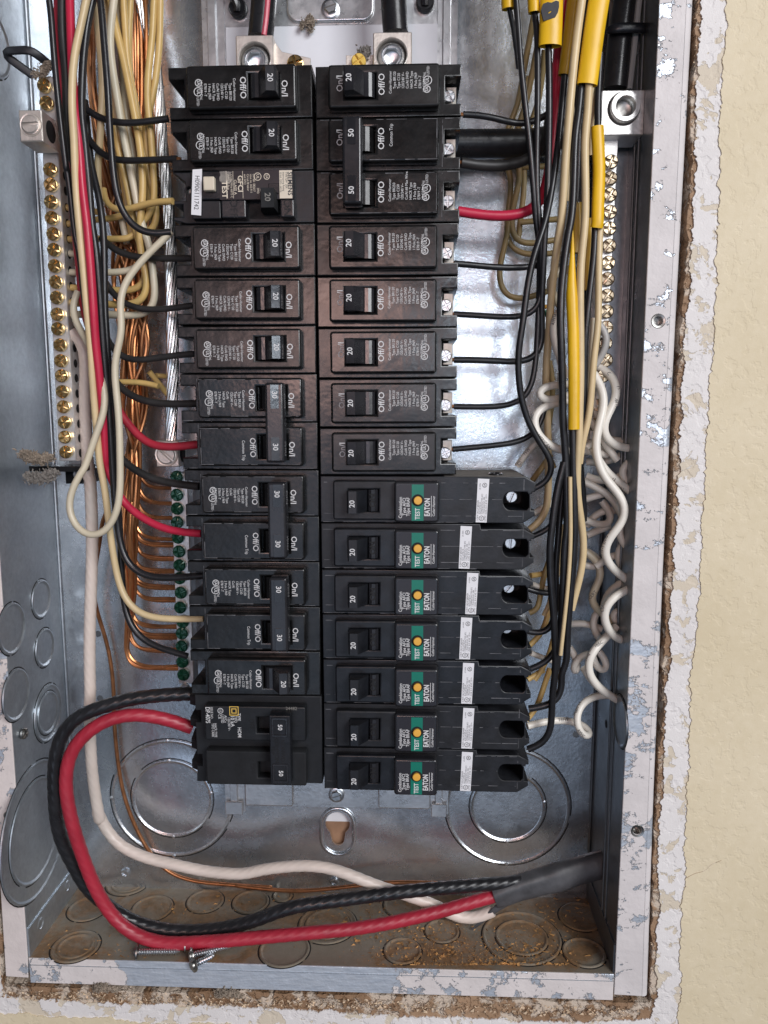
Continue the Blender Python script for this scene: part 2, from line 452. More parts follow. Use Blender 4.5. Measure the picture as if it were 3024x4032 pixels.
def ext(C, top=4.4):
    """carry a line that leaves the frame at the top on up to the roof of the box"""
    if C[0][2] < .4 or C[0][2] > top: return C
    t = C[0]-C[min(4, len(C)-1)]; t = t/np.linalg.norm(t); t = t*[.35, .25, 1]; t /= np.linalg.norm(t)
    st = float(np.linalg.norm(C[1]-C[0])); n = int((top-C[0][2])/max(t[2], .3)/st)
    E_ = [C[0]+t*st*i for i in range(n, 0, -1)]
    return np.vstack([E_, C]) if E_ else C
def wire(spec, depth, r, mat, label, cat='wire', group=None, name='wire', step=.1, sm=14, **kw):
    pts = parse(spec); n = len(pts)
    if isinstance(depth, (int, float)): depth = [depth, depth]
    L = [0]
    for a, b in zip(pts, pts[1:]): L.append(L[-1]+math.hypot(a[0]-b[0], a[1]-b[1]))
    ds = np.interp(np.array(L)/L[-1]*(len(depth)-1), range(len(depth)), depth)
    P = [at(x, y, d) for (x, y), d in zip(pts, ds)]
    C = spline(P, step, sm)
    if pts[0][1] < -20: C = ext(C)
    o = mk(name, tube(C, r, **kw), mat, None, tuple(C[len(C)//2]))
    tag(o, label, cat, group); o_c[o.name] = C
    return o
o_c = {}
# ------------------------------------------------------------------ wall around the box
def X_at(x, y, Y): return at(x, y, Y)[0]
def poly_px(pts, Y): return [(at(x, y, Y)[0], at(x, y, Y)[2]) for x, y in pts]
def ragged(line, amp, step, seed, corr=.88):
    r = random.Random(seed); out = []; o = 0; q = 0; step = step*.45
    for (x0, z0), (x1, z1) in zip(line, line[1:]):
        d = math.hypot(x1-x0, z1-z0); n = max(1, int(d/step)); nx, nz = -(z1-z0)/d, (x1-x0)/d
        for i in range(n):
            t = i/n; o = o*corr+r.gauss(0, 1)*(1-corr)*1.9; q = q*.4+r.gauss(0, .32)
            if r.random() < .03: q += r.uniform(-1, 1)
            k = o+q*.5; out.append((x0+(x1-x0)*t+nx*k*amp, z0+(z1-z0)*t+nz*k*amp))
    out.append(line[-1]); return out
wall_line = poly_px([(2747, -60), (2745, 0), (2708, 1000), (2650, 1800), (2612, 2700), (2580, 3290), (2558, 3948)], 0)
wall_bot = poly_px([(2420, 3946), (1800, 3925), (1200, 3912), (600, 3904), (100, 3886), (22, 3882)], 0)
wall_left = poly_px([(14, 3830), (-6, 3600)], 0)+[(-7.62, -12), (-7.75, 5.4)]
prim_line = poly_px([(2761, -60), (2758, 0), (2722, 1000), (2672, 1800), (2629, 2700), (2598, 3290), (2580, 3960), (2556, 4006)], 0)
prim_bot = poly_px([(2300, 4026), (2000, 4010), (1600, 3995), (1200, 3976), (900, 3958), (500, 3950), (100, 3930), (14, 3915)], 0)
pnt_line = poly_px([(2860, -60), (2856, 0), (2821, 860), (2815, 1209), (2778, 1888), (2741, 2417), (2718, 2700), (2693, 3364), (2668, 3991), (2655, 4110)], 0)
pnt_bot = poly_px([(2000, 4105), (1500, 4080), (1100, 4044), (800, 4022), (500, 4012), (150, 3996), (0, 3985), (-60, 3980)], 0)
def around(line, bot, left, amp, step, seed):
    lp = ragged(line+bot+left, amp, step, seed)
    return lp+[(line[0][0], 5.4)] if lp[-1][1] > 5 else lp+[(-7.9, 5.4), (line[0][0], 5.4)]
OUT = rrect(-26, -34, 26, 14)
g = prism([OUT, around(wall_line, wall_bot, wall_left, .045, .10, 3)], 0.0, .5)
wall = tag(mk('wall', g, 'gypsum_edge'), kind='structure')
g = prism([OUT, around(prim_line, prim_bot, [(-7.62, -18.5), (-7.8, 5.4)], .055, .06, 5)], -.035, -.002)
mk('primer_layer', g, 'torn_primer', wall)
g = prism([OUT, around(pnt_line, pnt_bot, [(-8.1, -18.0), (-8.1, 5.4)], .06, .09, 8)], -.058, -.037)
mk('paint_layer', g, 'cream_paint', wall)
def chips(name, mat, cells, seed, parent):
    r = random.Random(seed); g = G()
    for (x, y, z, s) in cells:
        v = [(x+r.uniform(-1, 1)*s, y-abs(r.uniform(-.2, 1))*s*.7, z+r.uniform(-1, 1)*s*.8) for _ in range(4)]
        g.add(v, [(0, 1, 2), (0, 2, 3), (0, 3, 1), (1, 3, 2)], False)
    return tag(mk(name, g, mat, parent), kind='stuff')
def along(line, n, w, y, s, seed):
    r = random.Random(seed); out = []
    for _ in range(n):
        i = r.randrange(len(line)-1); t = r.random(); a, b = line[i], line[i+1]
        out.append((a[0]+(b[0]-a[0])*t+r.uniform(*w), y+r.uniform(-.03, .05), a[1]+(b[1]-a[1])*t+r.uniform(-.03, .03), r.uniform(*s)))
    return out
chips('torn_paper_edge', 'paper_chip', along(wall_line, 420, (-.02, .08), -.01, (.010, .035), 1), 1, wall)
bl = poly_px([(2480, 3975), (1800, 3955), (1200, 3938), (600, 3924), (30, 3905)], 0)
chips('torn_gypsum', 'paper_chip', [(x, y-.02, z+rnd.uniform(-.16, .06), s) for x, y, z, s in along(bl, 900, (-.3, .3), 0, (.02, .065), 2)], 2, wall)
chips('torn_paper', 'gypsum_edge', [(x, y-.03, z+rnd.uniform(-.12, .08), s*1.2) for x, y, z, s in along(bl, 500, (-.3, .3), 0, (.02, .07), 4)], 4, wall)
# hairline crack in the paint
C = spline([(*at(x, y, -.0585)[[0]], -.0585, at(x, y, -.0585)[2]) for x, y in [(2700, 3458), (2735, 3440), (2775, 3428), (2800, 3405), (2840, 3388)]], .05)
mk('paint_crack', tube(C, .0045, 5), 'gypsum_edge', wall)

st = empty('wall_stud', at(1331, 3270, 3.0), 'brown wooden wall stud seen through the keyhole slot of the box back', 'stud')
o3 = tuple(at(1331, 3270, 3.0))
mk('board', box(o3[0]-1.2, o3[0]+1.2, 2.86, 3.6, ZB, ZT), 'wood', st, o3)
w_ = at(1331, 3225, 2.85)
mk('paper_strip', box(w_[0]-1.0, w_[0]+1.0, 2.84, 2.858, w_[2]-.06, w_[2]+.30), 'label_white', st, o3)

# ------------------------------------------------------------------ enclosure
BO = (0, YB, -8)
encl = empty('panel_enclosure', BO, 'open galvanised steel breaker panel box recessed in the wall', 'electrical panel')
def part(name, g, mat, parent=encl, label=None):
    o = mk(name, g, mat, parent, BO if parent is encl else BO)
    if label: o['label'] = label
    return o
def pxr(cx, cy, r, val, axis=1):
    c = at(cx, cy, val, axis); d = at(cx, cy-r, val, axis) if axis != 2 else at(cx+r, cy, val, axis)
    return c, float(np.linalg.norm(d-c))
kc, kr = pxr(1329, 3243, 45, YB); kc2 = at(1331, 3305, YB)
key = []
for i in range(25):
    t = R_(-50+280*i/24); key.append((kc[0]+kr*math.cos(t), kc[2]+kr*math.sin(t)))
for i in range(13):
    t = R_(180+180*i/12); key.append((kc2[0]+kr*.52*math.cos(t), kc2[2]+kr*.52*math.sin(t)))
holes = [circ(at(x, y, YB)[0], at(x, y, YB)[2], .085, 16) for x, y in ((386, 2496), (2278, 2470), (2268, 2892), (394, 2750))]
part('back_panel', prism([rrect(XL-.03, ZB-.03, XR+.03, ZT), key]+holes, YB, YB+.06), 'galv')
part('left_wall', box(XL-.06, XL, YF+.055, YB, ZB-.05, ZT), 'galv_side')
part('right_wall', box(XR, XR+.06, YF+.055, YB, ZB-.05, ZT), 'galv_shaded')
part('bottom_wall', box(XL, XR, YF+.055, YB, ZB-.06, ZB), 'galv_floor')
part('top_wall', box(XL, XR, YF+.055, YB, ZT, ZT+.06), 'galv_shaded')
# flanges
fl_out = [X_at(25, 3875, YF), X_at(-150, 600, YF)]
h1 = at(30, 3209, YF)
part('left_flange', prism([[(XL, ZT), (XL, ZB), (XL-.02, ZB-.50), (fl_out[0], ZB-.48), (fl_out[1]-.1, ZT)]], YF, YF+.05, .012), 'flange_left_paint')
ro = [at(2734, 0, YF), at(2679, 1000, YF), at(2593, 2700, YF), at(2553, 3917, YF)]
hs = [at(2592, 1264, YF), at(2510, 3272, YF)]
fx = lambda z: float(np.interp(-z, [-p[2] for p in ro], [p[0] for p in ro]))
lipo = [(fx(z)-.14, z) for z in (ZT, 0, -5, -10, -15, ZB-.52)]
g = prism([[(XR, ZB-.50), (XR, ZT)]+lipo]+[circ(h[0], h[2], .095, 18) for h in hs], YF, YF+.05, .01)
for (x0, z0), (x1, z1) in zip(lipo, lipo[1:]):     # rolled outer lip
    v = []; pr = [(0, 0), (.06, .005), (.11, .04), (.14, .10), (.14, .42)]
    for (xx, zz) in ((x0, z0), (x1, z1)): v += [(xx+a, YF+.001+b, zz) for a, b in pr]
    g.add(v, [(i, i+1, 6+i, 5+i) for i in range(4)], True)
rf = part('right_flange', g, 'flange_right_paint')
for h in hs:
    part('screw_hole', lathe([(.15, -.002), (.135, .012), (.10, .004), (.095, -.05), (.09, -.2), (.001, -.2)], (h[0], YF, h[2]), 20), 'steel_dark')
bo = at(1200, 3905, YF)[2]
part('bottom_flange', prism([[(XL+.02, ZB), (XR-.02, ZB), (XR-.02, bo+.0), (XL+.03, bo+.02)]], YF+.004, YF+.05, .012), 'flange_bottom_paint')
part('flange_bend', box(XL+.02, XR-.02, YF-.012, YF+.003, ZB-.16, ZB-.15), 'galv_side')
part('flange_screw', screw_head(tuple(h1-[0, .01, 0]), .085, .03, .25, True, .4), 'steel_dark')

def bead(R, hgt=.03, w=.03):
    """raised edge of a knockout: steep outside, dished inside"""
    return [(R+.030, 0), (R+.022, -.012+.014), (R+.018, .032), (R-.012, .038), (R-.05, .016), (R-.06, .010), (R-.075, .009), (R-.10, .009)]
def knock(cx, cy, radii, axis_id, val, ax, mat, n=36, label=None, dish=.012):
    c = at(cx, cy, val, axis_id); prof = []
    rs = [pxr(cx, cy, r, val, axis_id)[1] for r in radii]
    for r in rs: prof += bead(r, .03, .03)
    prof += [(0.001, dish)]
    o = part('knockout', lathe(prof, tuple(c), n, ax), mat, label=label)
    for i, r in enumerate(rs):
        ph = rnd.random(); nt_ = 2 if i % 2 else 4
        gp = lambda t, ph=ph, nt_=nt_: (t*nt_+ph) % 1 < .09
        mk('punched_gap', lathe([(r+.060, .002), (r+.055, .005), (r+.033, .005), (r+.030, .002)], tuple(c), 48, ax, False, gp), 'dark_slot', o, BO)
    return o, c, rs
# back wall
for (cx, cy, rr) in ((678, 3143, (228, 150)), (1999, 3176, (229, 137))):
    o, c, rs = knock(cx, cy, rr, 1, YB, '-y', 'galv', 56)
    for r, angs in zip(rs, ((-90, 180, 92), (-90, 10, 92))):
        for a in angs:
            t = R_(a); q = lathe([(.05, 0), (.045, .045), (.02, .055), (.001, .055)], (c[0]+r*math.cos(t), YB, c[2]+r*math.sin(t)), 8)
            part('knockout_tab', q, 'bright_metal')
# keyhole boss: an oval bead pressed out of the sheet
ov = []
co = at(1331, 3272, YB); rx = abs(at(1395, 3272, YB)[0]-co[0]); rz = abs(at(1331, 3362, YB)[2]-co[2])
L_ = [(co[0]+s_*0+rx*math.cos(t), YB-.01, co[2]+(rz-rx)*(1 if math.sin(t) > 0 else -1)+rx*math.sin(t)) for t in np.linspace(0, 2*math.pi, 40) for s_ in (0,)]
L_.append(L_[0]); part('keyhole_bead', tube(spline(L_, .06), .055, 10), 'galv')
# side walls
for (cx, cy, hh) in ((161, 2358, (72,)), (175, 2550, (72,)), (45, 2475, (98,)), (62, 2735, (98,)), (188, 2806, (108, 80)), (140, 3268, (262, 196)), (-25, 170, (120,))):
    knock(cx, cy, hh, 0, XL, '+x', 'galv_side')
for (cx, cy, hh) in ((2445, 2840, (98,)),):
    knock(cx, cy, hh, 0, XR, '-x', 'galv_shaded')
for (cx, cy, rr) in ((298, 3728, (88, 66)), (345, 3580, (72,)), (600, 3578, (76,)), (808, 3550, (68,)), (987, 3553, (68,)), (1113, 3528, (35,)), (1589, 3565, (75,)), (1740, 3668, (64,)), (1585, 3745, (70,)), (2054, 3692, (150, 98)), (2287, 3611, (82,)), (2300, 3752, (80,)), (505, 3475, (80, 62)), (1290, 3640, (110, 85)), (1120, 3740, (95,))):
    knock(cx, cy, rr, 2, ZB, '+z', 'galv_floor')
t0, t1 = at(105, 3656, XL, 0), at(275, 3434, XL, 0)
part('welded_tab', extr_profile([(XL, YF+.06), (XL+.035, YF+.06), (XL+.035, YB-.05), (XL, YB-.05)], ZB+.001, (t0[2]+t1[2])/2), 'galv_side')
part('welded_tab', extr_profile([(XR, YF+.06), (XR-.035, YF+.06), (XR-.035, YB-.05), (XR, YB-.05)], ZB+.001, (t0[2]+t1[2])/2), 'galv_shaded')
for (x, y) in ((159, 3636), (264, 3488)):
    c = at(x, y, XL+.03, 0); part('spot_weld', lathe([(.15, 0), (.12, .02), (.09, -.01), (.001, -.012)], tuple(c), 16, '+x'), 'galv_side')
c = at(86, 2888, XL, 0); part('side_screw', screw_head((c[0]+.05, c[1], c[2]), .13, .05, .2, True, .3, axis='+x'), 'steel_dark')
for (x, y) in ((494, 3435), (1316, 3470)):
    c = at(x, y, YB); part('pressed_boss', lathe([(.13, 0), (.11, .07), (.07, .075), (.06, .03), (.001, .03)], tuple(c), 18), 'galv')
for (x, y) in ((2386, 2850),):
    c = at(x, y, XR-.005, 0); part('wall_hole', lathe([(.10, 0), (.09, .004), (.001, .004)], tuple(c), 18, '-x'), 'dark_slot')
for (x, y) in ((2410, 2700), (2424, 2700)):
    c = at(x, y, XR, 0); part('wall_fold', tube(spline([(XR-.005, c[1], ZB), (XR-.005, c[1], ZT)], .5), .03, 8), 'galv_shaded')
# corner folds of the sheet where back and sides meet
for X_, m_ in ((XL+.03, 'galv_side'), (XR-.03, 'galv_shaded')):
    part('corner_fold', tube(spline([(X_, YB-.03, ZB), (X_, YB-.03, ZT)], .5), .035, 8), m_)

# ------------------------------------------------------------------ bus mounting bracket, insulator, main lugs
BP = 2.15
bx = [at(800, 250, BP)[0], at(887, 250, BP)[0], at(1721, 250, BP)[0], at(1800, 250, BP)[0]]
zb_ = at(1000, 3175, BP)[2]
bo_ = (0, BP, -8)
br = empty('mounting_bracket', bo_, 'galvanised mounting bracket with two side rails behind the breakers', 'bracket')
def bpart(n, g, m): return mk(n, g, m, br, bo_)
for a, b, zz in ((bx[0], bx[1], at(920, 3195, BP)[2]), (bx[2], bx[3], at(1740, 3205, BP)[2])):
    w = b-a
    pr = [(a, BP+.1), (a, BP), (a+w*.25, BP), (a+w*.3, BP-.07), (a+w*.62, BP-.07), (a+w*.68, BP), (b, BP), (b, BP+.1)]
    bpart('rail', bevelled(extr_profile(pr, zz, ZT-.1), .012), 'bright_metal')
    bpart('rail_foot', box(a+.02, b-.04, BP-.12, BP-.075, zz-.02, zz+.32, .015), 'bright_metal')
bpart('plate', box(bx[1]+.002, bx[2]-.002, BP+.02, BP+.07, zb_, ZT-.1, .01), 'bright_metal')
e0, e1 = at(1130, 60, BP), at(1473, 85, BP)
bpart('raised_panel', prism([rrect(e0[0], e1[2], e1[0], ZT-.3, .25, 6)], BP-.05, BP+.02, .04, 2), 'bright_metal')
q0, q1 = at(968, 3165, BP), at(1155, 3060, BP)
bpart('raised_panel', prism([rrect(q0[0], q0[2], q1[0], q1[2]+1.2, .06)], BP-.09, BP+.02, .03, 2), 'bright_metal')
q0, q1 = at(1490, 3176, BP), at(1695, 3090, BP)
bpart('raised_panel', prism([rrect(q0[0], q0[2], q1[0], q1[2]+1.2, .06)], BP-.09, BP+.02, .03, 2), 'bright_metal')
for (x, y, yy) in ((1302, 35, BP-.07), (1325, 3128, BP)):
    c = at(x, y, yy)
    s_ = mk('hex_screw', lathe([(.20, -.01), (.20, .03), (.185, .04), (.13, .045)], tuple(c), 28), 'zinc', br, bo_)
    hx = [(c[0]+.145*math.cos(R_(60*i+20)), c[2]+.145*math.sin(R_(60*i+20))) for i in range(6)]
    mk('hex_head', prism([hx], c[1]-.12, c[1]-.04, .02), 'zinc', s_, bo_)
    mk('slot', prism([[(c[0]-.13, c[2]-.055), (c[0]+.13, c[2]+.03), (c[0]+.125, c[2]+.06), (c[0]-.135, c[2]-.025)]], c[1]-.124, c[1]-.118), 'steel_dark', s_, bo_)
ip = at(1300, 97, BP-.06)
ins = tag(mk('insulator_sheet', prism([rrect(at(889, 180, BP-.06)[0], -2.5, at(1722, 180, BP-.06)[0], ip[2])], BP-.02, BP+.005), 'insulator', None, tuple(ip)),
          'plain white insulating sheet behind the two main lugs', 'insulator')
for k, (x, y, ang, lab) in enumerate(((938, 36, 125, 'black plastic plug with a slanted arm left of the red striped cable'), (1674, 13, 92, 'round black plastic plug right of the plain black main cable'))):
    c = at(x, y, BP-.02)
    g = lathe([(.20, 0), (.20, .08), (.17, .12), (.001, .12)], tuple(c), 22)
    t = R_(ang); d = np.array([math.cos(t), -.25, math.sin(t)])
    g.join(tube(spline([c+[0, -.12, -.1], c+[0, -.16, .03], c+d*.8+[0, -.1, 0], c+d*1.8], .1), .085, 8))
    tag(mk('plastic_plug', g, 'black_shiny', None, tuple(c)), lab, 'plug', 'black plugs on the bracket')
def socket_lug(name, x0, y0, x1, y1, Y, depth, cxy, rs, lab, hexed=True, mat='lug_alu'):
    a, b = at(x0, y0, Y), at(x1, y1, Y)
    o = tuple((a+b)/2); c = at(*cxy, Y); r = abs(at(cxy[0]+rs, cxy[1], Y)[0]-c[0])
    e = empty(name, o, lab, 'terminal lug')
    mk('lug_body', prism([rrect(a[0], b[2], b[0], a[2], .03), circ(c[0], c[2], r, 28)], Y, Y+depth, .02), mat, e, o)
    sc = mk('set_screw', lathe([(r*.99, -depth*.7), (r*.97, -.16), (r*.8, -.05), (r*.70, -.02), (r*.62, -.05), (r*.60, -.3), (.001, -.36)], (c[0], Y, c[2]), 28), 'zinc', e, o)
    if hexed:
        hx = [(c[0]+r*.58*math.cos(R_(60*i)), c[2]+r*.58*math.sin(R_(60*i))) for i in range(6)]
        mk('hex_socket', prism([circ(c[0], c[2], r*.66, 24), hx], Y+.06, Y+.14), 'zinc', sc, o)
    return e, c, o
e, c, o = socket_lug('main_lug', 927, 139, 1078, 300, .75, .9, (1002, 232), 61, 'aluminium main lug gripping the cable with the red stripe')
t_ = at(1170, 225, .95)
mk('bus_tab', prism([[(at(1078, 150, .95)[0], t_[2]-.6), (at(1078, 150, .95)[0], at(1078, 160, .95)[2]), (at(1110, 203, .95)[0], at(1110, 203, .95)[2]), (at(1222, 228, .95)[0], at(1222, 228, .95)[2]), (at(1222, 228, .95)[0], t_[2]-.6)]], .95, 1.05, .01), 'lug_alu', e, o)
mk('bus_screw', screw_head(tuple(at(1163, 252, .9)), .17, .08, .2, True, .2), 'brass', e, o)
e, c, o = socket_lug('main_lug', 1469, 127, 1621, 300, .75, .9, (1542, 215), 60, 'aluminium main lug gripping the plain black main cable')
t_ = at(1400, 225, .95)
mk('bus_tab', prism([rrect(at(1362, 220, .95)[0], t_[2]-.6, at(1469, 220, .95)[0], at(1362, 217, .95)[2])], .95, 1.05, .01), 'lug_alu', e, o)
mk('bus_screw', screw_head(tuple(at(1412, 245, .9)), .15, .1, .2, True, .6), 'yellow_print', e, o)
w = wire('SRC 1046,-90 1040,0 1033,80 1026,150', 1.05, .262, 'ins_black', 'thick black main cable with a red stripe', 'cable', 'main feeder cables', name='main_cable', seg=24)
C = spline([at(x, y, .80) for x, y in ((1058, -90), (1054, 0), (1047, 80), (1039, 139))], .1)
C = ext(C); mk('stripe', tube(C, .055, 8), 'red_stripe', w, tuple(o_c[w.name][len(o_c[w.name])//2]))
wire('SRC 1545,-90 1549,0 1553,70 1558,135', 1.05, .262, 'ins_black', 'plain thick black main cable above the right lug', 'cable', 'main feeder cables', name='main_cable', seg=24)

# ------------------------------------------------------------------ breakers (local: x from the bus end to the wire end, y 0 = shoulder, z up)
NB = -.27                       # nose front
def T(g, *a, **k): g.join(text(*a, **k))
def marks_single(z, kind, lines):
    y = NB-.004; g = G()
    T(g, 'On/I', .17, .50, z+.05, y, bold=.01); T(g, 'Off/O', .17, 1.31, z+.02, y, bold=.01)
    if kind == 'full':
        for i, (s, st_) in enumerate(lines):
            T(g, s, .074, 1.475+.0815*i, z+st_, y, align='LEFT', xs=.88)
        g.join(ring(2.176, z-.085, .07, .014, y)); T(g, 'SA', .085, 2.176, z-.085, y, bold=.012)
        g.join(ring(2.19, z+.08, .085, .014, y)); T(g, 'UL', .085, 2.185, z+.085, y, bold=.015)
        T(g, 'LISTED', .07, 2.20, z+.185, y, align='LEFT', xs=.75)
    else:
        T(g, 'Common Trip', .09, 1.50, z-.13, y, align='LEFT', xs=.8)
    return g
L1 = [('Cutler-Hammer', -.16), ('Type BR120', -.07), ('Type C120', -.07), ('120/240 V~', -.07), ('Cu/Al SWD', -.07), ('HACR Type', -.07), ('1 Pole J969', -.07), ('E7819 -T', -.07), ('LR43556 Disj.', -.13)]
def L2(a, b, cu): return [('Cutler-Hammer', -.16), ('Type '+a, -.13), ('Type '+b, -.13), ('120/240 V~', -.13), (cu, -.13), ('HACR Type', -.13), ('2 Pole J-969', -.13), ('E7819 -T', -.13), ('LR43556 Disj', -.13)]
def nose(z): return prism([rrect(.27, z-.41, 2.42, z+.41, .06, 3), rrect(.60, z-.235, 1.20, z+.235)], NB, .0, .045, 2)
def nose_rib(z):
    g = box(2.375, 2.385, NB-.006, NB+.02, z-.38, z+.38); g.join(box(.30, 2.38, NB-.004, NB+.02, z+.325, z+.332)); g.join(box(.30, 2.38, NB-.004, NB+.02, z-.332, z-.325)); return g
HP = [(.60, 0), (.60, -.615), (.63, -.640), (.79, -.664), (.815, -.62), (.97, -.37), (.99, -.335), (1.06, -.335), (1.12, -.31), (1.17, -.24), (1.19, -.1), (1.19, 0)]
def single_body(z0=0, tall=.49):
    z = z0
    return [(0, z-tall), (2.85, z-tall), (2.85, z-.26), (2.54, z-.26), (2.54, z+.26), (2.85, z+.26), (2.85, z+tall), (0, z+tall)]
def shoulder_lines(z):
    g = box(.05, 2.5, -.004, .02, z+.425, z+.432); g.join(box(.05, 2.5, -.004, .02, z-.432, z-.425)); return g
def worn(par, lines, y, seed, w=.006):
    r = random.Random(seed); g = G()
    for (x0, z0, x1, z1) in lines:
        d = math.hypot(x1-x0, z1-z0); t = r.uniform(0, .05)
        while t < d:
            l = min(d-t, r.uniform(.05, .5)); k = r.uniform(.4, 1)*w
            ax, az = x0+(x1-x0)*t/d, z0+(z1-z0)*t/d; bx_, bz_ = x0+(x1-x0)*(t+l)/d, z0+(z1-z0)*(t+l)/d
            nx, nz = -(z1-z0)/d*k, (x1-x0)/d*k
            g.add([(ax-nx, y, az-nz), (bx_-nx*.6, y, bz_-nz*.6), (bx_+nx*.6, y, bz_+nz*.6), (ax+nx, y, az+nz)], [(0, 1, 2, 3)], False)
            t += l+r.uniform(.02, .45)
    mk('worn_edge', g, 'scuff_grey', par)
def terminal(par, z, side):
    if side == 'R':
        t = mk('terminal_clamp', box(2.58, 2.78, .42, .48, z-.22, z+.22, .01), 'clamp_steel', par)
        mk('terminal_screw', screw_head((2.625, .25, z-.05), .125, .09, .2, True, .5+z), 'zinc', par)
        mk('terminal_floor', box(2.53, 2.70, .5, 1.6, z-.25, z+.25), 'black_matt', par)
    else:
        mk('terminal_floor', box(2.53, 2.62, .5, 1.6, z-.25, z+.25), 'black_matt', par)
def build_single(side):
    e = empty('circuit_breaker', (0, 0, 0))
    mk('case', prism([single_body()], 0, 2.0, .022, 1).join(shoulder_lines(0)), 'black_gloss', e)
    nz = mk('raised_face', nose(0).join(nose_rib(0)), 'black_gloss', e)
    mk('handle', bevelled(extr_profile(HP, -.225, .225), .018), 'black_shiny', e)
    mk('printed_marks', marks_single(0, 'full', L1), 'white_print', nz)
    g = G(); T(g, '20', .15, .705, 0, -.668, bold=.015); mk('rating_number', g, 'white_print', e)
    terminal(e, 0, side); return e
def build_double(side, amps, a, b, cu):
    e = empty('double_breaker', (0, 0, 0))
    g = prism([single_body(.5, .493)], 0, 2.0, .018, 1); g.join(prism([single_body(-.5, .493)], 0, 2.0, .018, 1))
    for z in (.5, -.5): g.join(shoulder_lines(z))
    mk('case', g, 'black_gloss', e)
    for z, kind in ((.5, 'ct'), (-.5, 'full')):
        nz = mk('raised_face', nose(z).join(nose_rib(z)), 'black_gloss', e)
        mk('printed_marks', marks_single(z, kind, L2(a, b, cu)), 'white_print', nz)
        mk('toggle', extr_profile([(.66, 0), (.66, -.32), (1.0, -.34), (1.08, -.32), (1.15, -.2), (1.17, 0)], z-.225, z+.225), 'black_gloss', e)
        terminal(e, z, side)
    for z in (.5, -.5):
        worn(e, [(.30, z+.372, 2.40, z+.372), (.30, z-.372, 2.40, z-.372), (2.385, z-.36, 2.385, z+.36)], NB-.0065, int(z*9+20), .006)
        worn(e, [(.05, z+.47, 2.84, z+.47), (2.50, z-.45, 2.50, z+.45)], -.0055, int(z*7+50), .006)
    h = mk('handle_tie', prism([rrect(.585, -.80, .96, .80, .05, 3)], -.70, -.34, .05, 2), 'black_shiny', e)
    for z in (.52, -.52):
        mk('number_plate', extr_profile([(.68, -.69), (.68, -.704), (.84, -.728), (.84, -.69)], z-.235, z+.235), 'black_shiny', h)
        g = G(); T(g, amps, .15, .76, z-.04, -.731, bold=.015); mk('rating_number', g, 'white_print', h)
    return e
